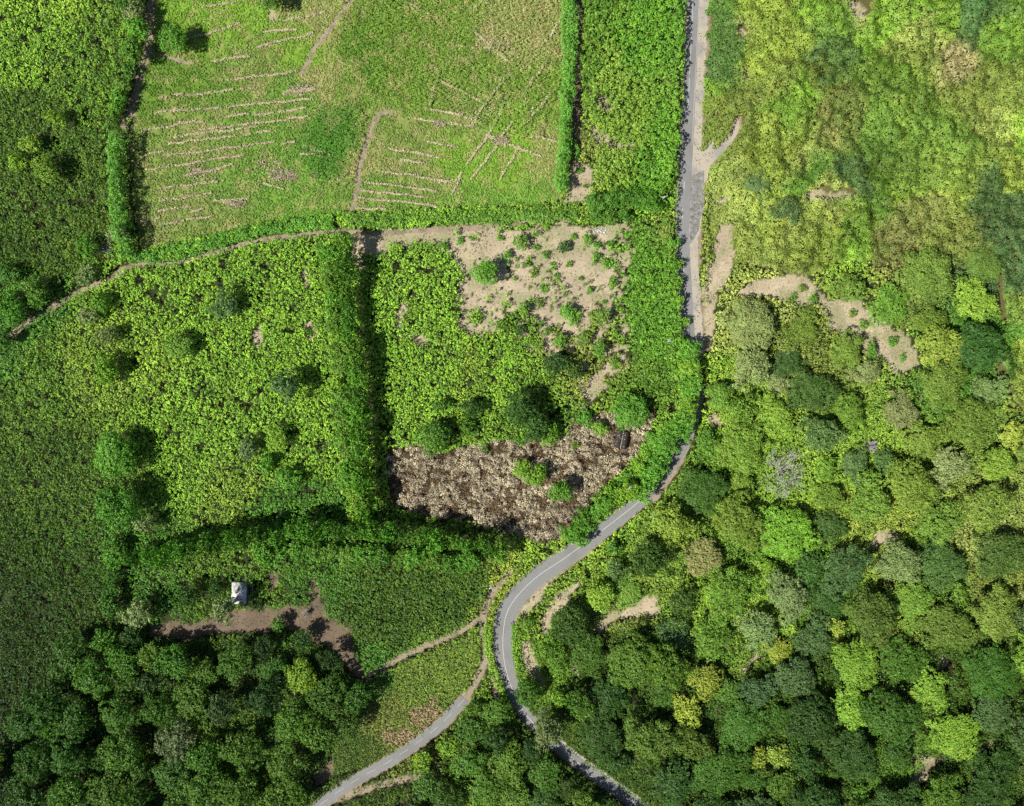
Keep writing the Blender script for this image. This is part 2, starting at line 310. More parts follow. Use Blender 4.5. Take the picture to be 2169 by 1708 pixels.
# vegetation colour by place (species and vigour), in display sRGB of the sunlit leaves; lower left also painted darker for its dim light
G = dict(dk=(58, 92, 24), dk2=(48, 80, 22), mo=(74, 106, 34), g1=(92, 130, 42), g2=(114, 156, 50), yg=(128, 164, 56), ol=(116, 134, 58), lo=(142, 158, 78),
         em=(76, 124, 40), bl=(66, 100, 56), ta=(158, 148, 104), ye=(136, 158, 62), br=(116, 120, 66), pl=(94, 142, 42), ry=(114, 146, 52))
CP = """100 60 g2;50 150 g2;120 20 yg;200 100 g1;250 250 g1;230 180 g1;50 240 mo;150 400 mo;50 450 mo;100 520 mo;30 560 dk;200 450 mo;180 330 mo;60 660 em;20 720 em;-60 100 g2;-60 400 mo;
400 620 g2;200 800 ry;100 800 g1;300 760 yg;350 900 g2;450 850 g2;600 700 g2;400 1000 g2;500 1050 ry;100 1000 mo;180 1000 mo;100 1200 dk;180 1300 dk;60 1300 dk2;50 1450 dk2;150 1500 dk;30 1650 dk2;120 1700 dk;
-60 900 mo;-60 1300 dk;-60 1600 dk2;620 1080 em;300 1150 em;650 950 g2;680 620 g2;320 620 g2;280 700 yg;600 860 g2;560 1200 g1;480 1230 g1;600 1260 g1;330 1260 em;640 1240 em;
850 600 g2;950 700 g2;900 800 g2;840 900 g2;1000 620 g2;1050 800 g2;1000 800 ry;1380 600 pl;1380 700 pl;1380 800 g1;1100 850 g1;1250 750 ol;1200 560 g1;1150 650 g1;860 520 g2;
1340 100 pl;1260 40 g1;1290 120 ry;1280 180 ry;1400 50 pl;1400 300 pl;1300 260 ry;1290 350 ry;1370 380 pl;1240 150 g1;1230 300 ol;
1510 30 em;1560 80 lo;1600 20 ye;1520 130 bl;1580 130 ye;1500 180 g2;1600 200 ol;1520 230 ol;1620 230 ol;1560 300 ol;1600 330 ye;1550 400 lo;1540 450 lo;1500 500 ol;1620 470 ye;1560 560 ol;1600 600 lo;1520 620 lo;1500 700 lo;
1640 30 ye;1700 20 g2;1745 60 g1;1810 25 ta;1660 90 ye;1740 130 bl;1640 150 ol;1700 190 g2;1720 180 ol;1760 250 br;1650 250 g1;1690 340 lo;1640 300 ye;1850 60 g2;1950 30 g2;1900 130 ol;1930 80 lo;2050 40 bl;2120 100 g1;
1830 100 g2;1870 200 g1;1850 290 em;1880 250 yg;1950 250 g1;2000 300 g1;1990 133 ta;2100 200 ol;2150 300 yg;2080 270 lo;2000 200 ol;2130 390 ye;2000 390 ye;1700 360 em;1750 420 lo;1790 380 bl;1850 370 g1;1900 400 yg;
1860 430 em;1930 430 br;2060 430 bl;1640 500 ol;1700 480 ye;1800 500 g2;1900 500 br;2000 490 ol;2100 500 bl;2140 580 bl;2160 500 bl;2230 520 bl;2230 200 ol;2110 720 em;2150 690 ol;2169 620 bl;2090 760 em;2150 760 ye;2200 800 ol;
1500 800 yg;1550 900 yg;1500 1000 g1;1700 700 ol;2000 1200 g1;1900 1400 mo;1700 1450 mo;1500 1500 mo;2050 1350 mo;1750 1250 g1;1500 1300 yg;1600 1300 yg;1300 1500 mo;1900 1600 g1;2100 1500 mo;1800 1000 yg;1850 1080 ye;1420 1120 ry;1250 1230 yg;1280 1280 ol;1200 1180 yg;1560 1060 yg;
1600 1200 g1;1850 1150 ye;2050 1160 lo;2100 1250 ol;1900 1280 ye;1400 1400 mo;1500 1600 mo;1700 1600 mo;2000 1700 mo;1060 1290 ye;1040 1360 g2;1075 1400 g2;1100 1380 g2;1010 1640 g2;900 1680 mo;1050 1600 mo;
850 1280 mo;950 1250 mo;800 1400 em;780 1340 mo;900 1430 ry;820 1520 ol;1000 1380 ry;760 1600 mo;860 1580 ol;420 1400 mo;300 1450 mo;600 1450 mo;560 1600 g1;300 1650 mo;1290 1080 g2;1360 960 g2;1440 780 g2"""
CPT = np.array([[float(a), float(b), *G[c]] for a, b, c in (s.split() for s in CP.replace('\n', '').split(';') if s.strip())])
PATCH = [([(2050, 500), (2060, 455), (2110, 430), (2180, 425), (2290, 420), (2290, 660), (2150, 640), (2112, 600), (2100, 550), (2052, 525)], (54, 84, 52), .9),
    ([(2065, 760), (2085, 720), (2130, 750), (2150, 790), (2110, 815), (2070, 800)], (74, 118, 40), .8), ([(2010, -60), (2100, -60), (2070, 40), (2040, 78), (2010, 60)], (62, 104, 58), .85),
    ([(1490, 20), (1530, 10), (1560, 50), (1580, 120), (1560, 180), (1520, 190), (1490, 130)], (66, 106, 48), .8), ([(1740, 230), (1850, 170), (1960, 200), (2040, 300), (2030, 400), (1900, 420), (1830, 350), (1760, 330)], (86, 116, 46), .55),
    ([(1705, 60), (1790, 70), (1830, 130), (1790, 180), (1720, 160)], (80, 116, 50), .6), ([(1620, 430), (1760, 400), (1800, 440), (1700, 520), (1560, 560), (1540, 480)], (150, 164, 82), .5),
    ([(1860, 440), (1960, 420), (2060, 470), (2070, 540), (1940, 540)], (112, 122, 60), .6), ([(1780, 440), (1830, 400), (1860, 450), (1830, 520), (1780, 500)], (98, 132, 48), .6)]
def veg_col(u, v):
    u = np.asarray(u, float); v = np.asarray(v, float)
    wu = u+(fbm(u, v, 60, 21)-.5)*90; wv = v+(fbm(u, v, 60, 27)-.5)*90
    out = np.zeros((len(u), 3))
    for a in range(0, len(u), 40000):
        d2 = (wu[a:a+40000, None]-CPT[None, :, 0])**2+(wv[a:a+40000, None]-CPT[None, :, 1])**2
        w = 1/(d2+150)**3; out[a:a+40000] = (w@CPT[:, 2:])/w.sum(1, keepdims=True)
    pu = u+(fbm(u, v, 34, 61)-.5)*60; pv = v+(fbm(u, v, 34, 67)-.5)*60
    for poly, col, k in PATCH:
        q = pip(pu, pv, poly); out[q] = out[q]*(1-k)+np.array(col)*k
    n = (fbm(u, v, 14, 31)-.5)[:, None]
    out = out*(1+n*.3)+n*np.array([16, 0, 0])
    return srgb(np.clip(out, 3, 250))*LEAF_K
LEAF_K = 1.08
FP = """400 60 g2;380 160 g1;400 300 fo;500 400 fg;450 450 fo;600 430 fb;700 300 em;560 150 fo;640 120 g2;850 100 fc;760 120 g1;940 60 fc;1000 150 fc;1100 80 fy;1050 350 g2;1000 420 fb;1150 350 fy;900 370 fo;1130 410 fb;
660 150 fy;690 60 fy;300 300 fo;320 450 fo;360 500 fo;480 510 fo;560 460 fg;640 440 fb;780 350 fy;830 300 fo;890 200 fc;1150 200 fc;1000 230 fo;1140 20 fy;780 420 fg;860 440 fg;500 30 g2;610 200 fg;300 250 g1;330 180 g1;1060 430 fb;520 250 fg;450 350 fg;1090 330 g2;980 340 g2"""
G.update(fo=(116, 140, 66), fg=(102, 140, 54), fb=(106, 150, 54), fy=(134, 146, 80), fc=(106, 138, 52))
FPT = np.array([[float(a), float(b), *G[c]] for a, b, c in (s.split() for s in FP.replace('\n', '').split(';') if s.strip())])
def field_col(u, v):
    wu = u+(fbm(u, v, 50, 41)-.5)*80; wv = v+(fbm(u, v, 50, 47)-.5)*80
    d2 = (wu[:, None]-FPT[None, :, 0])**2+(wv[:, None]-FPT[None, :, 1])**2
    w = 1/(d2+200)**2.5; out = (w@FPT[:, 2:])/w.sum(1, keepdims=True)
    n = (fbm(u, v, 9, 51)-.5)[:, None]; dry = np.clip((fbm(u, v, 18, 57)-.52)*4, 0, .75)[:, None]
    ub = u < 655+(300-v)*.35; lb = (u > 755) & (v > 285) & (u < 960); dg = (u > 900) & ~lb
    ph = np.where(ub, (v+.13*u)/10.5, np.where(lb, (v-.14*u)/11.5, np.where(dg, (u*.86+v*.52)/13, (v+u*3)/26)))+(vn(u, v, 25, 61)-.5)*1.1
    st = np.clip(np.sin(ph*6.283)-.35, 0, 1)[:, None]*(.75 if True else 0)*np.where(ub | lb | dg, 1, .35)[:, None]*(.4+.9*vn(u, v, 16, 63))[:, None]
    dry = np.clip(dry*.6+st*.62, 0, .75)
    out = out*(1+n*.3)*(1-dry)+np.array([168, 156, 112])*dry
    return srgb(np.clip(out, 3, 250))*LEAF_K

def jgrid(step, jit=.5, x0=LO, x1=HI, y0=TO, y1=BO):
    st = step/S
    u, v = np.meshgrid(np.arange(x0, x1, st), np.arange(y0, y1, st*.9)); u = u+(np.arange(u.shape[0]) % 2)[:, None]*st/2
    u = u.ravel()+(rng.random(u.size)-.5)*2*jit*st; v = v.ravel()+(rng.random(v.size)-.5)*2*jit*st
    return u, v

# ------------------------------------------------------------------ ground sheet
def axis(lo, hi, st):
    core = np.arange(lo, hi+st, st); far = np.array([8, 25, 60, 140, 300, 700, 1600, 3500])
    return np.r_[lo-far[::-1], core, hi+far]
gx = axis(-258, 258, 1.0); gy = axis(-208, 208, 1.0)
GX, GY = np.meshgrid(gx, gy); gu = GX.ravel()/S+UC; gv = VC-GY.ravel()/S
inside = (np.abs(GX.ravel()) < 259) & (np.abs(GY.ravel()) < 209)
cc = np.zeros(gu.size, int); cc[inside] = cover(gu[inside], gv[inside])
gc = np.zeros((gu.size, 3)); gc[:] = (.035, .045, .015)
SOILC = np.array([.36, .31, .22])
def setc(code, col, var=.25, f=30, s=60):
    m = (cc == code) & inside
    gc[m] = np.array(col)*(1+(fbm(gu[m], gv[m], f, s)-.5)[:, None]*var*2)
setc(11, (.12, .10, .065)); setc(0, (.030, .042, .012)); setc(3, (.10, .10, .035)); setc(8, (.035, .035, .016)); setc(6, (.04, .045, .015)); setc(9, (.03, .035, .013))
setc(10, (.03, .03, .015)); setc(7, (.10, .10, .04)); setc(4, (.15, .115, .08)); setc(5, SOILC, .25); setc(-1, (.26, .205, .145))
mm = inside & (cc == 5); gc[mm] = gc[mm]*(1-np.clip((fbm(gu[mm], gv[mm], 40, 331)-.5)*5, 0, .5)[:, None])+np.array([.21, .235, .11])*np.clip((fbm(gu[mm], gv[mm], 40, 331)-.5)*5, 0, .5)[:, None]
south = inside & (cc == 5) & (gv > 1180) & (gu < 1050); gc[south] = np.array([.14, .108, .078])*(.7+.6*fbm(gu[south], gv[south], 16, 337))[:, None]
m = inside & ((cc == 1) | (cc == 2)); gc[m] = field_col(gu[m], gv[m])*.75
ridge = (fbm(GX, GY, 2.5, 71)-.5)*.35*(np.isin(cc, [5, 4, 1]).reshape(GX.shape))
GZ = np.where(inside.reshape(GX.shape), ridge, 0)
ny, nx = GX.shape; idx = np.arange(nx*ny).reshape(ny, nx)
F = np.stack([idx[:-1, :-1], idx[:-1, 1:], idx[1:, 1:], idx[1:, :-1]], -1).reshape(-1, 4)
flat = (np.minimum(np.abs(road_d(gu, gv)), 1e9) < 12).reshape(GX.shape)
GZ = np.where(flat, -0.03, GZ-.02)
for p, w, _ in PATHS: GZ = np.where((pl_dist(gu, gv, p[::3]) < w/2+6).reshape(GX.shape), -.03, GZ)
GZ = np.where((pl_dist(gu, gv, SIDE[::2]) < 24).reshape(GX.shape), -.03, GZ)
GZ = np.where(pip(gu, gv, [(1440, 260), (1600, 230), (1560, 400), (1500, 640), (1450, 640)]).reshape(GX.shape), -.03, GZ)
tag(obj('ground', np_mesh('ground', np.stack([GX, GY, GZ], -1).reshape(-1, 3), F, M_ground, gc, True)), kind='structure')

# ------------------------------------------------------------------ roads and paths
def ribbon(name, pts, w, z, mat, jag=0, off=0, parent=None, seed=0):
    p = resample(pts, 1.2/S*.6 if jag else 4); d = np.gradient(p, axis=0); d /= np.hypot(*d.T)[:, None]; nrm = np.stack([-d[:, 1], d[:, 0]], 1)
    ww = w(p[:, 1]) if callable(w) else np.full(len(p), float(w))
    a = (off+ww/2)+(fbm(p[:, 0], p[:, 1], 8, 80+seed)-.5)*jag; b = (off-ww/2)+(fbm(p[:, 0], p[:, 1], 8, 85+seed)-.5)*jag
    L = p+nrm*a[:, None]; R = p+nrm*b[:, None]
    V = []
    for q in (L, R):
        x, y = W(q[:, 0], q[:, 1]); V.append(np.stack([x, y, np.full(len(p), z)], 1))
    n = len(p); V = np.vstack(V); i = np.arange(n-1)
    return obj(name, np_mesh(name, V, np.stack([i, i+1, n+i+1, n+i], 1), mat), parent)
main = tag(ribbon('road', MAIN, MAINW, .05, M_asph, 1.5), kind='structure')
side = tag(ribbon('road', SIDE, 23, .05, M_asph, 2), kind='structure')
def dashes(road, pts, v0, v1, on, period, w=.9, off=0, us=False):
    p = resample(pts, 2); key = p[:, 0] if us else p[:, 1]; sel = p[(key > v0) & (key < v1)]
    Vs, Fs = [], []; s = 0
    L = len(sel)*2
    while s+on <= L:
        q = sel[int(s/2):int((s+on)/2)+1]
        if len(q) < 2: break
        d = np.gradient(q, axis=0); d /= np.hypot(*d.T)[:, None]; nn = np.stack([-d[:, 1], d[:, 0]], 1)
        o = sum(len(a) for a in Vs); n = len(q)
        V = []
        for sg in (1, -1):
            e = q+nn*(off+sg*w/2); x, y = W(e[:, 0], e[:, 1]); V.append(np.stack([x, y, np.full(n, .056)], 1))
        Vs.append(np.vstack(V)); i = np.arange(n-1); Fs.append(np.stack([i, i+1, n+i+1, n+i], 1)+o); s += period
    obj('centre_line', np_mesh('centre_line', np.vstack(Vs), np.vstack(Fs), M_paint), road)
dashes(main, MAIN, -100, 330, 80, 88, .8, 1)
dashes(main, MAIN, 385, 860, 21, 57, 1.0, 0)
dashes(main, MAIN, 1040, 1800, 800, 860, 1.0, 0)
dashes(side, SIDE, 640, 985, 22, 40, .55, 0, True)
ribbon('edge_line', MAIN[(MAIN[:, 1] > -100) & (MAIN[:, 1] < 330)], .55, .056, M_paint, 0, -11.5, main)
tag(ribbon('gravel_shoulder', MAIN[(MAIN[:, 1] < 765)], lambda v: np.interp(v, [0, 100, 300, 700, 760], [22, 20, 20, 22, 18]), .02, M_grav, 7, -21, None, 3), kind='structure')
tag(ribbon('gravel_shoulder', MAIN[(MAIN[:, 1] > 1130) & (MAIN[:, 1] < 1330)], 12, .02, M_dirt, 6, -19, None, 5), kind='structure')
tag(ribbon('gravel_shoulder', MAIN[(MAIN[:, 1] > 1540)], 8, .02, M_grav, 5, -13, None, 7), kind='structure')
def flatpoly(name, poly, z, mat, step=3, jag=5, seed=0):
    p = resample(np.vstack([poly, poly[:1]]), step); p = p+(np.stack([vn(p[:, 0], p[:, 1], 7, 90+seed), vn(p[:, 0], p[:, 1], 7, 95+seed)], 1)-.5)*jag
    x, y = W(p[:, 0], p[:, 1]); me = bpy.data.meshes.new(name)
    me.from_pydata([(a, b, z) for a, b in zip(x, y)], [], [list(range(len(x)))[::-1]]); me.materials.append(mat)
    return tag(obj(name, me), kind='structure')
flatpoly('gravel_layby', np.array(LAYBY, float), .026, M_grav)
flatpoly('broken_concrete_apron', np.array([(1462, 372), (1490, 362), (1493, 385), (1489, 440), (1476, 500), (1461, 520), (1459, 440)], float), .034, M_conc)
for i, (p, w, lab) in enumerate(PATHS):
    tag(ribbon('path', p, w, .008+.0007*i, M_grav if w in (15, 3.5) else M_dirt, w*.55, 0, None, 10+i), lab, kind='structure')

# ------------------------------------------------------------------ ground cover (uncountable): one object per kind
def build(name, label, parts):
    V, F, c = merge(parts)
    o = obj(name, np_mesh(name, V, F, M_leaf, c)); return tag(o, label, kind='stuff')
u, v = jgrid(1.22); cv = cover(u, v); X, Y = W(u, v)
def sub(m): return u[m], v[m], X[m], Y[m]
# tall thicket in the side fields and round the clearing
gaps = ((fbm(u, v, 16, 101) > .69) & (fbm(u, v, 60, 105) > .42)) | ((rng.random(len(u)) < .07) & (u > 250))
m = (cv == 0) & ~gaps; a, b, x, y = sub(m)
c = veg_col(a, b)*(.8+.4*rng.random((len(a), 1)))*np.clip(1.34-.33*np.clip((b-1120)/150, 0, 1), 1, 2)[:, None]*np.array([1.02, .98, .90])
c = c*(.72+.56*vn(a, b, 5, 119))[:, None]; sp = vn(a, b, 7, 117) > .80; c[sp] = c[sp]*np.array([.75, .7, 1.1])
z = .3+2.0*fbm(a, b, 30, 111)+1.9*vn(a, b, 8, 113)**1.5
leftc = (a < 260) & (b > 700)
build('shrub_thicket', 'dense yellow-green leafy thicket filling the lower fields', [clumps(x, y, z, (.55+1.1*rng.random(len(a))**2), 1.3, 14, .33, c, .5)])
m = (cv == 8); a, b, x, y = sub(m); c = veg_col(a, b)*(.75+.4*rng.random((len(a), 1)))*np.where(b > 1340, .82, 1.0)[:, None]  # undergrowth colour darkened in the lower woods to stand for dimmer light
z = .4+2.0*fbm(a, b, 40, 121)+np.where(a < 780, 1.0, 4.2)*np.clip((np.hypot(a-1655, b-1000)-40)/30, 0, 1)*np.clip((fbm(a, b, 34, 123)-.49)*4, 0, 1)*(np.minimum(pl_dist(a, b, MAIN_S), pl_dist(a, b, SIDE[::2])) > 45)
build('woodland_undergrowth', 'bushy undergrowth between the woodland trees', [clumps(x, y, z, 1.25, 1.3, 13, .38, c, .5)])
m = (cv == 10) | (cv == 9); a, b, x, y = sub(m); c = veg_col(a, b)*(.7+.5*rng.random((len(a), 1)))
z = .8+1.8*fbm(a, b, 26, 131)+(cv[m] == 9)*2.4
build('dark_scrub', 'dark green scrub in the wedge below the clearing and beside the road', [clumps(x, y, z, 1.1, 1.5, 11, .42, c, .5)])
# vine-covered scrub on the upper right
m = (cv == 3)
def vh(a, b): return .3+np.clip((a-1492)/130, .06, 1)*(5.5*fbm(a, b, 130, 141)+5.0*np.abs(fbm(a, b, 60, 143)-.5)*2+3.0*vn(a, b, 17, 147)**1.5+1.2*vn(a, b, 8, 148))
a, b, x, y = sub(m); e = 2.0; z = vh(a, b); sx = (vh(a+e, b)-z)/(e*S); sy = -(vh(a, b+e)-z)/(e*S)
c = veg_col(a, b)*(.88+.24*rng.random((len(a), 1)))
c = c*.82+srgb(np.array([116, 138, 54]))*LEAF_K*.18*(.8+.4*fbm(a, b, 22, 149))[:, None]; c = c*1.02*(.8+.4*np.clip((fbm(a, b, 70, 399)-.3)*2.2, 0, 1))[:, None]
build('vine_scrub', 'low scrub smothered in vines, patched light and dark green, right of the road', [clumps(x, y, z, 1.3, .55, 18, .34, c, .36, (sx*1.0, sy*1.0))])
# dense plantation block beside the road
u2, v2 = jgrid(1.9, .35, 1200, 1470, -95, 440); c2 = cover(u2, v2); k = c2 == 6; a, b = u2[k], v2[k]; x, y = W(a, b, 5)
c = veg_col(a, b)*(.85+.4*rng.random((len(a), 1)))*1.0
low = (fbm(a, b, 40, 151) > .6)*1.0
z = 4.4+1.1*vn(a, b, 12, 153)-1.6*low
build('plantation_canopy', 'even dark green canopy of the plantation block left of the road', [clumps(x, y, z, 1.25, 1.7, 22, .42, c, .45), clumps(x, y, z*.3, 1.4, 1.2, 6, .5, c*.9, .5)])
# field plants
u3, v3 = jgrid(.95, .5, 240, 1230, -95, 560); c3 = cover(u3, v3)
k = (c3 == 1) & (fbm(u3, v3, 10, 161) < .66); a, b = u3[k], v3[k]; x, y = W(a, b); c = field_col(a, b)*(.8+.4*rng.random((len(a), 1)))
build('field_grass', 'patchy short grass and weeds between the straw lines of the upper field', [clumps(x, y, np.zeros(len(a)), .55, .28+.25*vn(a, b, 14, 163), 6, .30, c, .55)])
k = (c3 == 2); a, b = u3[k], v3[k]; x, y = W(a, b); c = field_col(a, b)*(.75+.45*rng.random((len(a), 1)))
c = c*1.1
build('crop_plants', 'taller leafy green crop in the middle of the upper field', [clumps(x, y, .1+.9*vn(a, b, 20, 165)+.8*vn(a, b*.4, 5, 166), .6, .8, 8, .28, c, .6)])
# corn-like wedge with dead stalks
u4, v4 = jgrid(.95, .5, 680, 1040, 1320, 1680); c4 = cover(u4, v4); k = c4 == 7; a, b = u4[k], v4[k]; x, y = W(a, b)
c = veg_col(a, b)*(.75+.45*rng.random((len(a), 1)))
dd = np.minimum(np.hypot((a-905)/32, (b-1512)/28), np.hypot((a-850)/42, (b-1560)/20)); dead = (dd+(fbm(a, b, 18, 171)-.5)*1.6 < 1.0)
c[dead] = srgb(np.array([178, 160, 118]))*(.6+.5*rng.random((dead.sum(), 1)))
build('wild_grass', 'tall yellow-green grass with a patch of dead stalks above the side road', [clumps(x, y, .2+.7*vn(a, b, 20, 175), .7, .9, 8, .32, c, .6)])
# dry brown grass mounds
u5, v5 = jgrid(1.5, .5, 790, 1410, 840, 1160); c5 = cover(u5, v5); k = c5 == 4; a, b = u5[k], v5[k]; x, y = W(a, b)
mound = fbm(a+.3*b, b*1.5-.2*a, 19, 181)
base = np.where((mound < .43)[:, None], srgb(np.array([104, 88, 62])), srgb(np.array([178, 168, 140])))*1.0
c = base*(.6+.7*rng.random((len(a), 1)))*(.75+.5*vn(a, b, 40, 185))[:, None]
build('dry_grass', 'dead brown straw matted into mounds in the lower part of the clearing', [clumps(x, y, np.clip(mound-.4, 0, 1)*7, 1.1, .7, 22, .34, c, .8)])
# tufts on the bare soil
u6, v6 = jgrid(1.1, .5); c6 = cover(u6, v6); k = (c6 == 5) & (rng.random(len(u6)) < .16+.6*(fbm(u6, v6, 20, 191) > .6)); a, b = u6[k], v6[k]; x, y = W(a, b)
c = srgb(np.clip(np.array([128, 134, 66])+rng.normal(0, 16, (len(a), 1))*np.array([1.4, .6, .6]), 20, 240))*.8
build('weed_tufts', 'scattered low weeds on the bare tan soil', [clumps(x, y, np.zeros(len(a)), .28, .25, 4, .2, c, .6)])
k = (c6 == -1) & (rng.random(len(u6)) < .5) & (pl_dist(u6, v6, MAIN_S)-MAINW(v6)/2 > 2) & (pl_dist(u6, v6, SIDE[::2]) > 14); a, b = u6[k], v6[k]
k2 = vn(a, b, 9, 195) > .55; a, b = a[k2], b[k2]; x, y = W(a, b)
c = srgb(np.array([118, 128, 66]))*(.6+.6*rng.random((len(a), 1)))
build('verge_weeds', 'thin weeds along the edges of the paths and the gravel', [clumps(x, y, np.zeros(len(a)), .35, .22, 4, .22, c, .6)])
# straw lines
LINES = """480 173 540 162;395 203 545 186;370 237 545 222;545 101 665 71;560 69 630 62;600 43 690 28;543 164 630 152;600 194 668 187;600 199 668 190;542 222 660 209;542 245 650 229;542 262 652 247;300 277 430 256;
370 263 430 256;480 249 545 240;425 277 545 262;370 290 545 271;355 306 545 284;350 331 540 307;365 352 518 328;392 372 495 350;350 400 475 382;340 427 450 409;330 450 398 438;400 451 430 443;470 425 530 421;
345 476 455 456;430 17 500 4;400 84 510 50;545 282 575 279;545 305 580 300;600 305 626 301;400 372 430 360;805 364 870 370 955 387;775 388 850 395 925 405;770 405 895 417;765 420 850 428 925 437;757 442 818 443;
825 315 930 333;880 252 960 264 1000 268;900 233 940 238 1000 253;905 300 970 312;1000 265 1022 228 1045 200 1082 157;910 225 920 190 930 150;959 413 979 367;989 347 1042 277 1075 207;999 380 1030 340 1055 303 1085 260;
930 172 1020 217;855 3 925 40;1000 65 1085 140;1030 287 1085 310 1145 332;1110 200 1160 128;1105 270 1170 198;1060 380 1100 310;1165 80 1190 45;640 328 705 334;660 320 690 322;1000 262 1010 240;1040 295 1062 290 1072 312;
850 340 900 346;930 388 980 380;895 432 920 436;1130 230 1110 260;300 470 340 462;960 100 1040 105;1130 290 1180 300;560 390 600 400;455 425 500 435;300 330 350 322;310 360 360 352;330 240 380 232;340 210 390 200;450 130 540 118"""
P_ = []
for ln in LINES.replace('\n', '').split(';'):
    q = np.array(ln.split(), float).reshape(-1, 2); p = resample(q, 1.6); n = len(p)
    if n < 3: continue
    keep = vn(p[:, 0], p[:, 1], 12, 201) > .12; p = p[keep]
    p = np.repeat(p, 3, 0); p = p+rng.normal(0, .75, p.shape)+(vn(p[:, 0], p[:, 1], 20, 203)[:, None]-.5)*4
    x, y = W(p[:, 0], p[:, 1]); col = srgb(np.array([206, 196, 158]))*(.6+.5*rng.random((len(p), 1)))
    gr = rng.random(len(p)) < .12; col[gr] = srgb(np.array([90, 80, 78]))*.6
    P_.append(clumps(x, y, .35+.8*any_in(p[:, 0], p[:, 1], TALLCROP), .34, .25, 5, .26, col, .5))
for (cu, cv_, r, n) in ((600, 372, 22, 260), (500, 432, 16, 110), (1045, 95, 26, 300), (665, 375, 8, 40), (640, 190, 18, 120), (430, 372, 24, 90), (420, 360, 16, 60), (1060, 300, 14, 90), (930, 265, 10, 50), (560, 350, 26, 80)):
    an = rng.random(n)*6.28; rr = np.sqrt(rng.random(n))*r; x, y = W(cu+rr*np.cos(an)*1.4, cv_+rr*np.sin(an)*.7)
    P_.append(clumps(x, y, np.full(n, .9 if cu > 900 else .3), .45, .3, 4, .32, srgb(np.array([188, 176, 144]))*(.5+.5*rng.random((n, 1))), .7))
build('straw_debris', 'pale lines and heaps of dry straw laid across the upper field', P_)

# ------------------------------------------------------------------ tree prototypes
def make_crown(R, hc, seed, nl=16, lobe=.34, leaf=.40, kk=7, dens=1.0, rough=.2):
    r = np.random.default_rng(seed); Ps = []; tips = []
    ang0 = r.random()*6.28
    for i in range(nl):
        rr = math.sqrt((i+.3)/nl)*.8; a = ang0+i*2.39996+r.normal(0, .15)
        irr = 1+rough*math.sin(2*a+seed)+rough*.7*math.sin(3*a+seed*2.1)
        lr = R*lobe*(.6+.8*r.random())*(1.1 if rr < .4 else .95)
        cx, cy = R*rr*irr*math.cos(a), R*rr*irr*math.sin(a); cz = hc*(math.sqrt(max(0, 1-(rr/.98)**2*.9)))*(.86+.2*r.random())
        tips.append((cx, cy, cz)); n = max(6, int(dens*2*math.pi*lr*lr/1.15))
        dz = r.random(n)*1.12-.12; th = r.random(n)*6.283; s = np.sqrt(np.clip(1-dz*dz, 0, 1))
        D = np.stack([s*np.cos(th), s*np.sin(th), dz], 1)
        C = np.array([cx, cy, cz])+D*np.array([lr, lr, lr*.78])*(.86+.22*r.random((n, 1)))
        k = kk; C = np.repeat(C, k, 0)+r.normal(0, .33, (n*k, 3)); N = np.repeat(D, k, 0)+np.array([0, 0, .25])+r.normal(0, .5, (n*k, 3))
        V, F = quads(C, N, leaf*(.7+.6*r.random(n*k)), .65, r)
        col = np.repeat((.8+.4*r.random((n, 1)))*(.9+.2*r.random()), k, 0)*(.85+.3*r.random((n*k, 1)))
        tint = np.ones((n*k, 3)); tint[:, 0] += np.repeat(r.normal(0, .08, n), k)
        Ps.append((V, F, col*tint))
    return merge(Ps), tips
def make_trunk(R, hc, base, tips, seed):
    r = random.Random(seed); L = []; tr = .035*R+.10
    fork = Vector((r.uniform(-.1, .1)*R*.3, r.uniform(-.1, .1)*R*.3, base*.6))
    L.append(([(0, 0, -.2), (0, 0, .5), tuple(fork*.6), tuple(fork)], [tr*1.5, tr*1.1, tr, tr*.85]))
    for t in tips[::max(1, len(tips)//7)]:
        e = Vector((t[0], t[1], base+t[2]*.8)); m_ = fork.lerp(e, .5)+Vector((0, 0, -.08*R))
        L.append(([tuple(fork), tuple(m_), tuple(e)], [tr*.6, tr*.38, tr*.12]))
    return tubes(L, 5)
PROTO = {}; RAW = {}
def proto(Rc, var, style):
    key = (Rc, var, style)
    if key in PROTO: return PROTO[key]
    seed = int(Rc*10)*7+var*101+{'b': 0, 'f': 1, 's': 2}[style]*977
    hc = Rc*{'b': .55, 'f': .5, 's': .42}[style]; base = {1.6: .1, 2.6: .9, 3.8: 2.2, 5.4: 3.6, 7.6: 5.0, 10.5: 6.0, 14.5: 6.6}[Rc]
    nl = {1.6: 5, 2.6: 7, 3.8: 9, 5.4: 13, 7.6: 18, 10.5: 26, 14.5: 40}[Rc]; lobe = {1.6: .5, 2.6: .42, 3.8: .38, 5.4: .34, 7.6: .29, 10.5: .25, 14.5: .21}[Rc]
    if style == 's': lobe *= 1.2
    if style == 'f': nl = int(nl*1.5); lobe *= .78
    leaf = {1.6: .25, 2.6: .29}.get(Rc, .34)
    (V, F, c), tips = make_crown(Rc*.88, hc, seed, nl, lobe, leaf, 9, 1.0 if Rc > 2 else 1.6, {'b': .22, 'f': .26, 's': .11}[style])
    V = V+np.array([0, 0, base]); cm = np_mesh('crown', V, F, M_leaf, c)
    TV, TF = make_trunk(Rc, hc, base+.3, tips, seed); tm = np_mesh('trunk', TV, TF, M_bark, None, True)
    RAW[cm.name] = (V, F, c); PROTO[key] = (cm, tm, base, hc); return PROTO[key]
RC = [1.6, 2.6, 3.8, 5.4, 7.6, 10.5, 14.5]
TREES = []   # (u, v, r, root)
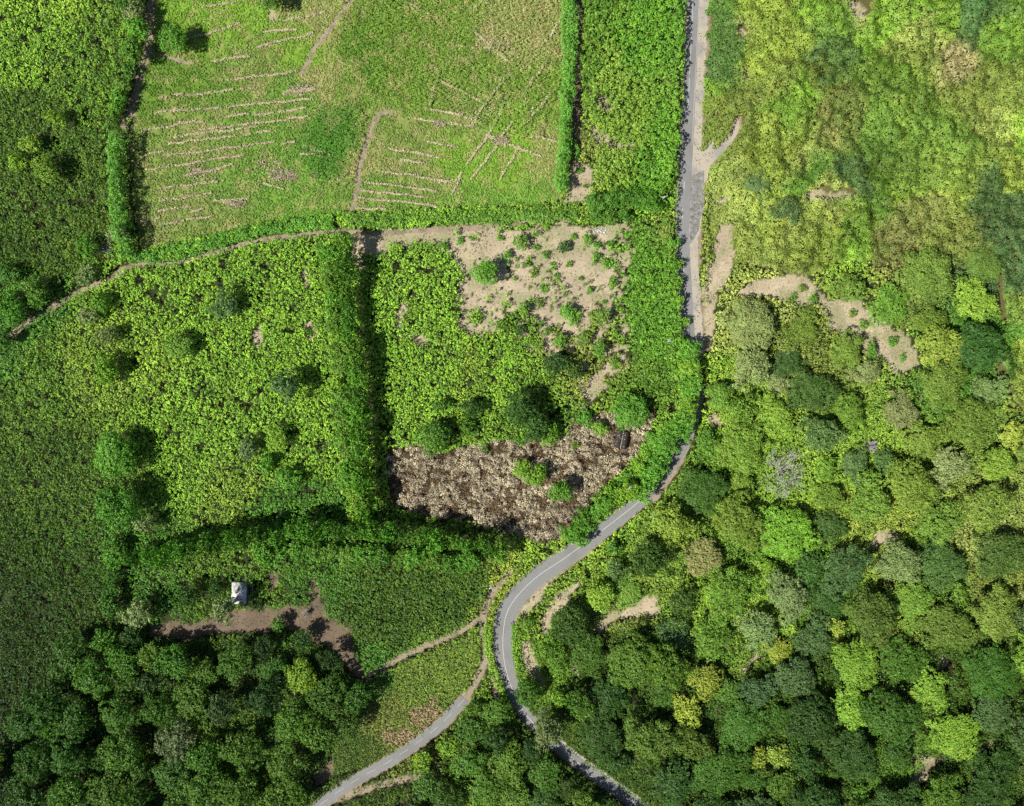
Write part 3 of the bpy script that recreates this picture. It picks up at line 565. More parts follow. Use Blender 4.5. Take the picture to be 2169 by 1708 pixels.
PAL = dict(K=((52, 84, 38), 'dark green'), B=((76, 104, 62), 'dull bluish green'), G=((92, 130, 48), 'mid-green'), L=((118, 154, 52), 'light green'), Y=((134, 152, 60), 'yellow-green'),
           O=((100, 126, 50), 'olive green'), P=((118, 136, 88), 'pale greyish'), E=((86, 136, 46), 'fresh green'), Z=((104, 146, 46), 'bright green'), R=((122, 124, 80), 'brownish olive'),
           H=((70, 112, 40), 'deep green'), D=((50, 74, 34), 'very dark green'))
def plant(u_, v_, r_, ck, label, group=None, name='tree', cat='tree', style=None, hs=None, bright=None, local=.12):
    rm = r_*S; Rc = min(RC, key=lambda q: abs(math.log(q/rm))); var = random.randrange(3 if Rc < 12 else 2)
    style = style or random.choice('bbfs'); cm, tm, base, hc = proto(Rc, var, style)
    sc_ = rm/Rc; hs = hs or (random.uniform(.6, 1.0) if r_ > 28 else random.uniform(.8, 1.15))
    x, y = W(u_, v_, (base+hc*.5)*sc_*hs)
    root = empty(name, x, y, 0, random.random()*6.28); root.scale = (sc_*random.uniform(.93, 1.07), sc_*random.uniform(.93, 1.07), sc_*hs)
    cr = obj('crown' if name != 'bush' else 'foliage', cm, root); tk = obj('trunk' if name != 'bush' else 'stems', tm, root)
    f = bright or random.uniform(.86, 1.16); cl = srgb(PAL[ck][0])*LEAF_K*1.08*f*(1 if ck in 'LYZ' else .72 if v_ > 1340 and u_ < 760 else .78 if v_ > 1340 else .95 if u_ > 1480 else 1)  # crowns of the lower woods darkened: dimmer light put into the leaf colour
    if local: cl = cl*(1-local)+veg_col([u_], [v_])[0]*1.05*local
    cl = cl*np.array([random.uniform(.95, 1.1), 1, random.uniform(.85, 1.05)])
    cr.color = (*cl, 1)
    tag(root, label, cat, group); TREES.append((u_, v_, r_, root, ck)); return root
SZ = lambda r: 'small' if r < 20 else 'medium-sized' if r < 34 else 'large' if r < 50 else 'very large'

# landmarks that can be found in the picture, for naming the other trees
LM = [(1655, 1000, 'the big dead tree'), (1665, 1130, 'the huge bright green tree'), (1205, 1322, 'the dark tree by the bend'), (1665, 1262, 'the pale half-bare tree'),
      (1866, 1145, 'the small tan clearing'), (1320, 1305, 'the curved tan bank'), (1850, 700, 'the long tan strip'), (507, 1255, 'the white-roofed hut'),
      (1320, 932, 'the dark-roofed shed'), (1000, 1030, 'the brown straw patch'), (1161, 1539, 'the tree over the road'), (639, 1429, 'the lone bright tree'),
      (1722, 1345, 'the dark bluish tree'), (1990, 1402, 'the tiny pale spot'), (2020, 1600, 'the short woodland path'), (1580, 1410, 'the narrow bare bank'),
      (880, 1500, 'the dead stalk patch'), (2169, 1708, 'the bottom right corner'), (0, 1708, 'the bottom left corner'), (1342, 1702, "the main road's lower end"),
      (676, 1705, "the side road's lower end"), (2169, 1050, 'the right edge\'s middle'), (377, 1565, 'the huge pale left-hand tree'), (440, 1335, 'the reddish soil strip'),
      (1851, 945, 'the small leafless tree'), (1495, 1439, 'the lower yellow-green tree'), (1450, 1200, 'the wooded bank'), (2169, 1400, "the right edge's lower third"), (1080, 1708, "the bottom edge's middle")]
ORD = ['nearest', 'second nearest', 'third nearest', 'fourth nearest', 'fifth nearest', 'sixth nearest', 'seventh nearest', 'eighth nearest', 'ninth nearest', 'tenth nearest']
def autolabel(items):
    """items: (u,v,r,ck,...) -> labels naming each by kind, direction and rank from its closest landmark"""
    b = {}
    for i, it in enumerate(items):
        d = [math.hypot(it[0]-l[0], it[1]-l[1]) for l in LM]; j = int(np.argmin(d)); a = math.degrees(math.atan2(LM[j][1]-it[1], it[0]-LM[j][0])) % 360
        s = ['right of', 'above and right of', 'above', 'above and left of', 'left of', 'below and left of', 'below', 'below and right of'][int(((a+22.5) % 360)//45)]
        b.setdefault((j, s, it[3]), []).append((d[j], i))
    out = [None]*len(items)
    for (j, s, ck), L in b.items():
        L.sort()
        for k, (_, i) in enumerate(L):
            pre = '' if len(L) == 1 else f', {ORD[k]} such'
            out[i] = f"{SZ(items[i][2])} {PAL[ck][1]} tree {s} {LM[j][2]}{pre}"
            if len(out[i].split()) > 16: out[i] = out[i].replace(SZ(items[i][2])+' ', '')
    return out

# notable trees by hand: u v r colour | what it looks like and where
NOT_ = """1605 390 34 B|dark bluish tree standing alone in the yellow-green scrub right of the lay-by
1664 446 36 B|dark bluish tree just below right of another dark one in the pale scrub
1791 613 40 O|olive domed tree on the upper edge of the long bare tan strip
1878 648 50 G|dark domed tree right of the bend in the long bare tan strip
2061 636 50 L|large light green tree at the top right of the wood with a scalloped edge
1968 690 46 O|olive tree between the light green tree and the bare tan strip
1700 695 44 O|olive tree on the lower left edge of the long bare tan strip
1985 735 52 Y|yellow-green tree right of the lower end of the bare tan strip
1665 768 42 K|dark green tree above left of the bright lime tree
1590 776 56 P|greyish green tree at the left edge of the right-hand wood
1648 815 34 P|smaller greyish tree directly above the bright lime tree
1640 882 52 L|bright lime green round tree left of the dark bluish group
1790 745 48 O|olive tree below the middle of the bare tan strip
1832 790 38 P|greyish tree just below the lower end of the bare tan strip
1795 868 42 G|mid-green tree above the dark bluish group
1737 922 52 B|large dark bluish tree right of the bright lime tree
1808 985 42 B|dark bluish tree right of the leafless tree's upper branches
1906 875 48 R|dull purplish brown tree in the middle of the right-hand wood
1994 812 62 O|large olive tree right of the purplish brown one
2048 895 64 O|very large olive tree near the right edge
2005 992 52 P|pale bluish green round tree below the very large olive one
2112 985 42 L|light green tree at the right edge beside the pale bluish one
2140 925 36 Y|yellow-green tree at the right edge
1666 1130 70 Z|very large bright green tree directly under the bare dead tree
1754 1052 38 O|olive tree right of the bare dead tree
1757 1112 42 K|dark green tree right of the very large bright green tree
1667 1262 58 P|pale greyish half-bare tree below the very large bright green one
1787 1205 62 B|large dark bluish tree left of the small tan clearing
1722 1345 54 B|dark bluish tree below right of the pale half-bare one
1647 1372 30 Y|yellow-green tree squeezed below the pale half-bare one
1768 1325 26 Y|yellow-green little tree beside the dark bluish one
1490 1180 46 R|brownish dry-looking tree above the curved tan bank
1372 1180 52 K|dark green tree right of the road above the curved tan bank
1305 1208 28 B|bluish small tree beside the road above the bend
1352 1215 22 Y|yellow-green small tree between the road and the tan bank
1207 1322 46 D|big dark tree beside the inside of the road bend
1445 1275 40 D|very dark tree at the right end of the curved tan bank
1430 1345 42 B|bluish tree below the right end of the curved tan bank
1340 1398 64 G|large mid-green tree below the curved tan bank
1415 1408 50 G|mid-green tree right of the large one below the tan bank
1495 1439 38 Y|yellow-green tree low in the middle of the wood
1452 1505 40 Y|yellow-green tree below left of the similar one
1178 1475 24 L|light green tree at the top left of the lower wood
1228 1490 38 G|mid-green tree beside the light one near the lower road
1120 1462 34 H|deep green tree overhanging the outer edge of the lower road bend
1161 1543 44 P|grey-green thin-leaved tree spreading over the lower road
1605 1460 46 B|bluish green tree below the narrow bare bank
1605 1605 28 Y|yellow-green tree, left one of a bright pair
1648 1598 28 Y|yellow-green tree, right one of a bright pair
1275 1265 34 L|light green tree above the left end of the curved tan bank
1116 1320 17 G|small round tree on the inside verge of the road bend
250 963 50 E|round bright tree with a broad shadow in the left field
252 1070 54 E|large rounded tree just below the one with the broad shadow
310 1110 26 P|greyish small tree right of the large rounded one
187 673 25 P|pale hollow-topped tree below the track on the left
217 643 24 E|fresh green tree against the track on the left
226 712 27 P|pale bluish tree in the upper left of the lower field
230 782 29 Z|bright green tree with a dark shadow in the left field
477 645 34 B|dull bluish tree alone near the top of the left field
380 733 32 G|mid-green tree in the middle of the left field
527 952 25 P|pale tree left of the bright little group in the left field
607 816 40 B|bluish tree near the row along the clearing's left side
588 930 30 L|light green tree in the lower middle of the left field
567 983 20 E|small green tree under the light green one in the left field
615 1012 28 E|fresh green tree right and below the light one in the left field
919 926 38 H|deep green tree at the top edge of the brown dry-grass patch
936 860 18 H|small deep green tree above the one at the brown patch's edge
999 866 26 K|dark tree in the lower part of the clearing's green half
990 905 20 H|deep green tree touching the dark one from below
1104 862 42 K|large dark feathery tree in the middle of the clearing
1132 900 38 K|dark feathery tree overlapping the large one in the clearing
1162 920 27 Z|bright round tree at the foot of the dark feathery pair
1104 993 22 Z|bright tree in the brown patch, upper left of a joined pair
1136 1008 26 Z|bright tree in the brown patch, lower right of a joined pair
1188 1040 26 E|lone round tree low in the brown patch
1237 885 20 E|small tree above left of the dark-roofed shed
1268 908 18 L|light little tree left of the dark-roofed shed
1335 872 44 E|large round tree just above the dark-roofed shed
1175 769 28 K|dark tree among shrubs in the middle right of the clearing
1216 785 24 K|dark tree beside a similar one in the middle right of the clearing
1030 578 30 E|broad bush-like tree at the upper left of the bare soil
1278 672 21 G|round dark-shadowed tree on the right of the bare soil
367 82 31 E|lone tree in the top left of the striped field
287 25 27 P|pale tree at the top of the left hedge line
283 112 28 E|green tree beside the track in the hedge line top left
293 62 26 E|fresh green tree between two others at the top of the left hedge line
274 148 17 H|little deep green tree in the left hedge line where the track narrows
256 206 17 E|small fresh tree squeezed in the lower part of the left hedge line
244 262 15 H|small deep green tree just above the top of the tall left hedge
262 8 24 H|deep green tree behind the pale one at the top left
264 183 20 G|smaller tree below the green one in the left hedge line
250 228 18 E|tree at the gap above the tall left hedge
123 253 24 L|light tree in the upper left thicket, upper of the group
67 305 25 L|light tree in the upper left thicket, left of the dark gap
43 347 22 L|light tree in the upper left thicket, farthest left
98 360 34 L|light broad tree in the upper left thicket, lowest of the group
187 522 24 E|green tree beside the grey dead brush on the left
248 498 26 P|pale feathery tree at the foot of the tall left hedge
182 585 24 P|pale tree just above the track on the left
575 -6 30 H|dark tree cut by the top edge above the striped field
20 643 28 E|green tree in the cluster at the left edge, upper one
80 620 28 G|mid-green tree in the cluster at the left edge, right one
34 668 24 E|green tree in the cluster at the left edge, lower one
10 716 25 H|deep green tree at the left edge above the field
22 580 24 H|deep green tree at the left edge beside black shade
294 1299 38 P|greyish tree at the left end of the reddish soil strip
476 1290 32 P|greyish tree leaning over the white-roofed hut
221 1355 28 E|fresh green tree at the far left of the lower wood
320 1390 34 G|mid-green tree below the left end of the reddish soil strip
325 1440 38 K|dark tree under the mid-green one in the lower left wood
433 1422 34 G|mid-green tree in the upper middle of the lower left wood
500 1402 42 G|large mid-green tree just below the reddish soil strip
377 1565 52 P|pale very large tree in the lower left wood
473 1500 44 B|bluish tree in the middle of the lower left wood
515 1585 52 G|large mid-green tree low in the left wood
640 1430 44 L|bright light tree standing out left of the grassy wedge
569 1475 48 K|dark tree left below the bright light one
622 1522 48 G|mid-green tree left of the grassy wedge
672 1550 40 G|mid-green tree at the tip of the grassy wedge
608 1620 54 G|large mid-green tree near the side road
457 1247 22 K|dark tree touching the left side of the white-roofed hut
548 1282 15 D|very dark small tree just below right of the hut
400 1262 26 K|dark tree in the scrub well left of the hut
640 1352 26 K|dark tree shading the middle of the soil strip
700 1395 30 D|very dark tree on the lower end of the soil strip
560 1372 30 D|very dark tree at the lower edge of the soil strip
590 1320 17 H|small dark tree standing on the soil right of the hut
1006 1502 22 G|small tree in the fork between the two roads
1053 1562 34 K|dark tree beside the fork of the two roads
955 1575 28 L|light tree hugging the lower edge of the side road
893 1612 26 L|light small tree between the side road and the path
1300 1160 20 H|deep green little tree right of the road
1232 1140 20 E|fresh green tree hanging over the upper edge of the road"""
hand = []
for ln in NOT_.split('\n'):
    h, lab = ln.split('|'); a_, b_, r_, ck = h.split(); hand.append((float(a_), float(b_), float(r_), ck, lab))
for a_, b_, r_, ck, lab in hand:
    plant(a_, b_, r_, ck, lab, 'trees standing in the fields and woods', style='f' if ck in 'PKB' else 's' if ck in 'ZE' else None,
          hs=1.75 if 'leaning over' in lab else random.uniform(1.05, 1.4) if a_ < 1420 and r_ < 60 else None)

# the rest of the woods
occ = [(a_, b_, r_) for a_, b_, r_, *_ in hand]+[(1655, 1000, 62), (1851, 945, 16)]
def fill(polys, n, r0, r1, pal, x0, x1, y0, y1, pack=.72):
    out = []
    for t in range(n):
        a_, b_ = random.uniform(x0, x1), random.uniform(y0, y1); r_ = r1-(r1-r0)*(t/n)**.7*random.uniform(.8, 1)
        au, bv = np.array([a_]), np.array([b_])
        if not any_in(au, bv, polys)[0] or any_in(au, bv, SOIL)[0]: continue
        if pl_dist(au, bv, MAIN_S)[0] < r_*.85+12 or pl_dist(au, bv, SIDE[::2])[0] < r_+8: continue
        if min(pl_dist(au, bv, np.vstack([p, p[:1]]))[0] for p in SOIL) < r_*.6: continue
        if any(math.hypot(a_-q[0], b_-q[1]) < (r_+q[2])*pack for q in occ): continue
        occ.append((a_, b_, r_)); out.append((a_, b_, r_, random.choice(pal(a_, b_))))
    return out
def pal_r(a_, b_):
    if b_ > 1380: return 'GKKHBKGBLHGK' if a_ > 1500 else 'HHKGHKOK'
    return 'OOLGOYBGPKG' if b_ < 1150 else 'GGOBKLKPHBG'
items = fill([WOOD[2]], 6000, 24, 68, pal_r, 1110, 2230, 560, 1770)
items += fill([WOOD[0]], 2500, 25, 50, lambda a_, b_: 'GHHEKG' if a_ > 250 else 'HHEG', -60, 760, 1340, 1770)
items += fill([WOOD[1]], 1500, 24, 42, lambda a_, b_: 'HKGDHG', 830, 1400, 1490, 1770)
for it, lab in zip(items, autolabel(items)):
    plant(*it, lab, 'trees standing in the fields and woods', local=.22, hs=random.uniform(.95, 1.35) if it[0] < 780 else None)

# rows of trees
NTH = ['first', 'second', 'third', 'fourth', 'fifth', 'sixth', 'seventh', 'eighth', 'ninth', 'tenth', 'eleventh', 'twelfth', 'thirteenth', 'fourteenth', 'fifteenth', 'sixteenth', 'seventeenth', 'eighteenth', 'nineteenth', 'twentieth']
NTH += ['twenty-'+w for w in NTH[:9]]+['thirtieth']+['thirty-'+w for w in NTH[:9]]
def row(pts, step, r0, r1, pal, lane, start, group, jit=5, hs=1.0):
    bf = 1.08 if pts[0][1] < 1100 else 1.05
    p = resample(pts, step)
    for i, q in enumerate(p):
        plant(q[0]+random.uniform(-jit, jit), q[1]+random.uniform(-jit, jit), random.uniform(r0, r1), random.choice(pal), f'{NTH[i]} tree from {start} in the {lane}', group, style='f', hs=random.uniform(.92, 1.1)*hs, bright=bf*random.uniform(.9, 1.1))
row([(728, 512), (738, 640), (750, 760), (762, 880), (768, 990), (778, 1090)], 25, 21, 27, 'HEG', 'tall outer row left of the clearing', 'the top', 'row of trees left of the clearing', 4, 2.0)
row([(694, 540), (706, 680), (720, 800), (728, 920), (742, 1040), (756, 1110)], 30, 20, 27, 'EGL', 'lower inner row left of the clearing', 'the top', 'row of trees left of the clearing', 4, 1.2)
row([(285, 1180), (350, 1172), (450, 1148), (560, 1132), (680, 1118), (800, 1125), (900, 1140), (1000, 1155), (1090, 1165)], 34, 22, 28, 'EHE', 'upper row below the clearing', 'the left', 'row of trees below the clearing', 5, 2.1)
row([(560, 1175), (680, 1165), (800, 1178), (900, 1185), (1010, 1192)], 36, 22, 29, 'EHG', 'lower row below the clearing', 'the left', 'row of trees below the clearing', 5, 1.1)
row([(243, 1150), (240, 1215), (238, 1290)], 34, 22, 28, 'EHE', 'short row going down at far left', 'the top', 'short line of trees on the left', 4, 1.1)
row([(1456, 748), (1466, 790), (1468, 840), (1456, 885), (1424, 922), (1398, 962), (1380, 1005), (1360, 1035), (1310, 1052), (1270, 1078), (1232, 1108), (1205, 1140)], 29, 26, 33, 'EZEH', 'roadside row curving beside the clearing', 'the top', 'roadside row of trees', 5, 1.15)
row([(1405, 905), (1375, 950), (1352, 1000), (1290, 1040)], 34, 18, 24, 'EZ', 'inner roadside row nearest the straw', 'the top', 'roadside row of trees', 4, 1.0)
row([(1262, 432), (1300, 425), (1345, 420), (1385, 428)], 29, 24, 28, 'HEH', 'upper line of the top right clump', 'the left', 'clump of trees at the top right of the clearing', 4, 1.1)
row([(1262, 460), (1305, 462), (1345, 455)], 30, 20, 25, 'HEH', 'lower line of the top right clump', 'the left', 'clump of trees at the top right of the clearing', 4, 1.1)
row([(1408, 395), (1398, 432), (1420, 500), (1430, 560), (1436, 640), (1448, 700), (1452, 760)], 42, 14, 19, 'HEZ', 'line of small trees touching the road', 'the top', 'small trees against the road edge', 3, 1.0)

# the 300 trees that show largest stay separate; the rest are one mass
def rank(t): return (not (-t[2]*.4 < t[0] < 2169+t[2]*.4 and -t[2]*.4 < t[1] < 1708+t[2]*.4), -t[2])
TREES.sort(key=rank); Ps = []
for t in TREES[296:]:
    rt = t[3]; cr, tk = [c for c in rt.children if c.name.startswith('crown')][0], [c for c in rt.children if c.name.startswith('trunk')][0]
    V, F, c = RAW[cr.data.name]; ca, sa = math.cos(rt.rotation_euler.z), math.sin(rt.rotation_euler.z); v3 = V*np.array(rt.scale)
    Ps.append((np.stack([v3[:, 0]*ca-v3[:, 1]*sa+rt.location.x, v3[:, 0]*sa+v3[:, 1]*ca+rt.location.y, v3[:, 2]], 1), F, c*np.array(cr.color[:3])))
    for o in (cr, tk, rt): bpy.data.objects.remove(o)
if Ps: build('small_trees', 'small trees filling in the rows and the woods between the larger ones', Ps)

# hedges: one clipped mass each
def hedge(label, pts, w, h, ck, k=18):
    p = resample(pts, 5.5); n = len(p); x0, y0 = W(*p[n//2], h/2); root = empty('hedge', x0, y0); tag(root, label, 'hedge', 'hedges round the upper field')
    lanes = max(2, int(w/6)); q = np.repeat(p, lanes, 0)
    d = np.gradient(p, axis=0); d /= np.hypot(*d.T)[:, None]; nn = np.repeat(np.stack([-d[:, 1], d[:, 0]], 1), lanes, 0)
    off = np.tile(np.linspace(-.5, .5, lanes), n)*(w-5)*(.6+.8*np.repeat(vn(p[:, 0], p[:, 1], 22, 221), lanes)); q = q+nn*off[:, None]+rng.normal(0, 1.3, q.shape)
    hh = h*(.6+.65*vn(q[:, 0], q[:, 1], 15, 225))*(1-.25*np.abs(off)/(w/2)); x, y = W(q[:, 0], q[:, 1], h*.7)
    c = srgb(PAL[ck][0])*LEAF_K*1.12*(.82+.36*rng.random((len(q), 1)))
    V, F, cc_ = merge([clumps(x-x0, y-y0, hh-1.5, 1.15, 1.6, k, .38, c, .5), clumps(x-x0, y-y0, hh*.45-.8, 1.15, 1.0, 8, .42, c, .5)])
    obj('foliage', np_mesh('foliage', V, F, M_leaf, cc_), root)
    sp = resample(p, 14); L = []
    for s_ in sp:
        a_, b_ = W(s_[0], s_[1], h/2); L.append(([(a_-x0, b_-y0, -.1), (a_-x0+.1, b_-y0, h*.5), (a_-x0+.2, b_-y0+.2, h*.8)], [.09, .07, .03]))
    V, F = tubes(L, 5); obj('stems', np_mesh('stems', V, F, M_bark), root)
hedge('tall narrow hedge down the left side of the striped field', smooth([(247, 285), (240, 340), (242, 400), (248, 450), (256, 500), (268, 545)]), 27, 11, 'E')
hedge('long hedge along the bottom left of the striped field', smooth([(275, 545), (330, 540), (420, 522), (500, 498), (580, 482), (650, 474), (706, 468)]), 27, 4.5, 'E')
hedge('long straight hedge along the top edge of the clearing', smooth([(738, 466), (800, 466), (900, 462), (1000, 458), (1100, 456), (1170, 452), (1222, 446)]), 27, 4.5, 'G')
hedge('tall vertical hedge at the right side of the upper field', smooth([(1206, -90), (1206, 0), (1208, 60), (1206, 150), (1200, 230), (1198, 300), (1190, 360), (1192, 402)]), 26, 10, 'E')
hedge('short hedge piece beside the foot of the tall vertical hedge', smooth([(1214, 300), (1216, 335)]), 16, 4.5, 'E')
hedge('yellowish low hedge along the inside of the road bend by the power pole', smooth([(1098, 1215), (1075, 1238), (1052, 1275), (1042, 1298)]), 10, 1.8, 'Y')
hedge('narrow green hedge between the side track and the road bend', smooth([(1032, 1325), (1034, 1370), (1044, 1415), (1062, 1465), (1085, 1515)]), 13, 2.4, 'L')
hedge('narrow verge hedge on the inner side of the road bend', smooth([(1090, 1325), (1090, 1370), (1096, 1400), (1100, 1420)]), 10, 2.0, 'G')

# bushes on the bare soil, each its own thing
BL = [(1100, 512, 20), (1192, 527, 16), (1245, 507, 13), (1155, 540, 11), (1110, 651, 16), (1142, 641, 14), (1101, 702, 15), (1059, 688, 17), (1198, 660, 20), (1215, 680, 14), (1160, 700, 12), (1076, 540, 12), (1130, 580, 9), (1150, 612, 9),
      (1180, 585, 8), (1262, 545, 12), (1285, 560, 14), (1300, 600, 12), (1265, 520, 9), (1120, 560, 7), (1205, 560, 7), (1230, 590, 6), (1250, 615, 8), (1312, 655, 9), (1190, 720, 18), (1235, 720, 20), (1270, 740, 22), (1300, 770, 14),
      (1140, 735, 14), (1120, 725, 10), (1255, 695, 9), (1305, 700, 10), (1218, 943, 11), (1100, 935, 12), (1238, 855, 9), (1024, 948, 11), (1280, 640, 6), (1170, 560, 6), (1090, 590, 6), (1135, 525, 8), (1215, 502, 8), (1292, 520, 12),
      (975, 510, 9), (940, 520, 12), (1000, 505, 6), (1060, 505, 7), (1210, 770, 12), (1700, 612, 10), (1672, 640, 9), (1680, 630, 8), (1722, 632, 12), (1828, 688, 13), (1845, 742, 18), (1890, 725, 13), (1912, 758, 8), (1865, 765, 9),
      (1805, 665, 9), (1229, 361, 7), (1240, 395, 6), (560, 700, 9), (655, 705, 8)]
def bush_label(i):
    a_, b_, r_ = BL[i]; big = 'broad' if r_ > 16 else 'rounded' if r_ > 10 else 'little' if r_ > 7 else 'tiny'
    if a_ > 1600: lm = [(1640, 600, 'upper left end'), (1780, 640, 'middle'), (1920, 780, 'lower right end')]; reg = 'on the tan strip'
    elif b_ > 850: lm = [(1120, 1000, 'bright pair of trees'), (1320, 932, 'dark-roofed shed'), (919, 926, 'deep green tree')]; reg = 'in the brown patch'
    elif a_ < 700: return f'{big} bush on the tan gap, {"left" if a_ < 600 else "right"} one, in the left field'
    elif a_ > 1220 and b_ < 420: return f'{big} bush on the soil corner beside the plantation, {"upper" if b_ < 380 else "lower"} one'
    else: lm = [(1030, 578, 'broad bush-like tree'), (1278, 672, 'round tree'), (1104, 662, 'dark bush pair'), (1198, 660, 'central bush'), (1235, 462, 'clump of trees'), (1175, 769, 'two dark trees'), (1320, 560, 'roadside scrub')]; reg = 'on the bare soil'
    j = min(range(len(lm)), key=lambda q: math.hypot(lm[q][0]-a_, lm[q][1]-b_)); dx, dy = a_-lm[j][0], b_-lm[j][1]
    s = ('right' if dx > 0 else 'left') if abs(dx) > abs(dy)*2 else ('below' if dy > 0 else 'above') if abs(dy) > abs(dx)*2 else ('lower ' if dy > 0 else 'upper ')+('right' if dx > 0 else 'left')
    if math.hypot(dx, dy) < 3: return f'{big} bush in the very centre {reg}'
    return f'{big} bush {reg}, {s} of the {lm[j][2]}' if s not in ('below', 'above') else f'{big} bush {reg}, {s} the {lm[j][2]}'
labs = [bush_label(i) for i in range(len(BL))]; seen = {}
for i, (a_, b_, r_) in enumerate(BL):
    l_ = labs[i]; n_ = labs.count(l_)
    if n_ > 1:
        k_ = seen.get(l_, 0); seen[l_] = k_+1
        grp = sorted([j for j in range(len(BL)) if labs[j] == l_], key=lambda j: BL[j][0]); l_ = l_+f', {NTH[grp.index(i)]} from left'
    if len(l_.split()) > 16: l_ = l_.replace('on the bare soil, ', '')
    plant(a_, b_, r_, random.choice('EGOEG' if r_ < 15 else 'EGK'), l_, 'bushes on bare ground', 'bush', 'bush', style='b', hs=random.uniform(.8, 1.1))

# ------------------------------------------------------------------ dead trees
def dead_tree(u_, v_, r_, h, label, seed, name='dead_tree'):
    r = random.Random(seed); R = r_*S; x, y = W(u_, v_, h*.7); root = empty(name, x, y); tag(root, label, 'dead tree', 'leafless trees')
    trunk = [([(0, 0, -.2), (.1, 0, h*.25), (.15, .1, h*.45)], [.38, .28, .24])]; limbs = []
    def grow(p, d, L, rad, lv):
        pts = [p]; rs = [rad]; q = Vector(p); dd = Vector(d)
        for i in range(4):
            dd = (dd+Vector((r.gauss(0, .2), r.gauss(0, .2), r.gauss(0, .12)))).normalized(); q = q+dd*L/4; pts.append(tuple(q)); rs.append(rad*(1-.2*(i+1)))
        limbs.append((pts, [max(a*.9, .05) for a in rs]))
        if lv < 4:
            for i in range(3 if lv < 2 else 3):
                k = r.choice([2, 3, 4]); nd = (dd+Vector((r.gauss(0, .7), r.gauss(0, .7), r.gauss(.1, .25)))).normalized()
                grow(pts[k], nd, L*r.uniform(.5, .72), max(rs[k]*.65, .035), lv+1)
    n = 13
    for i in range(n):
        a_ = i*2*math.pi/n+r.uniform(-.3, .3); grow((.15, .1, h*(.3+.18*(i % 2))), (math.cos(a_), math.sin(a_), .5+.45*(i % 2)), R*.55, .2, 1)
    V, F = tubes(trunk, 8); obj('trunk', np_mesh('trunk', V, F, M_dead, None, True), root)
    V, F = tubes(limbs, 4); obj('branches', np_mesh('branches', V, F, M_dead), root)
dead_tree(1655, 1000, 60, 12, 'large bare grey dead tree in the right-hand wood', 4)
dead_tree(1848, 945, 18, 7, 'smaller leafless grey tree right of the dark bluish trees', 9)
dead_tree(226, 528, 20, 3, 'tangle of grey dead brush beside the foot of the left hedge', 12)
dead_tree(648, 1300, 10, 2.5, 'low grey leafless shrub on the soil right of the hut', 15)

# ------------------------------------------------------------------ buildings
def hut():
    x, y = W(506.5, 1257, 4.2); x0, y0 = W(511, 1252, 0); x, y = x, y; w, d, h = 6.6, 9.6, 4.2
    root = empty('hut', x, y, 0, math.radians(-1)); tag(root, 'small grey hut with a flat white roof beside the soil strip', 'hut')
    t = .25
    V, F = boxes([((0, -d/2+t/2, 0), (w-.3, t, h)), ((0, d/2-t/2, 0), (w-.3, t, h)), ((-w/2+t/2+.15, 0, 0), (t, d-2*t-.01, h)), ((w/2-t/2-.15, 0, 0), (t, d-2*t-.01, h))])
    wl_ = obj('wall', np_mesh('wall', V, F, M_wall), root)
    V, F = boxes([((0, 0, h+.002), (w, d, .16))]); rf_ = obj('roof', np_mesh('roof', V, F, M_white), root)
    for yy in (-2.6, -.2, 2.3):
        V, F = boxes([((0, yy, h+.163), (w-.1, .09, .05))]); obj('roof_seam', np_mesh('roof_seam', V, F, M_lich), rf_)
    V, F = boxes([((.45, .45, -.02), (w+2.0, d+2.0, .14))]); obj('plinth', np_mesh('plinth', V, F, M_wall), root)
    V, F = boxes([((w/2+1.28, .5, .12), (.16, d+1.6, .5)), ((.3, d/2+1.25, .12), (w+1.4, .16, .4)), ((.2, d/2+1.75, 0), (w-1, .14, .3))]); obj('low_wall', np_mesh('low_wall', V, F, M_stone), root)
    V, F = boxes([((w/2-.13, 1.5, .12), (.06, 1.0, 2.1))]); obj('door', np_mesh('door', V, F, M_dark), root)
    V, F = boxes([((-1.2, d/2+.02, 1.4), (1.2, .06, 1.0))]); obj('window', np_mesh('window', V, F, M_dark), root)
hut()
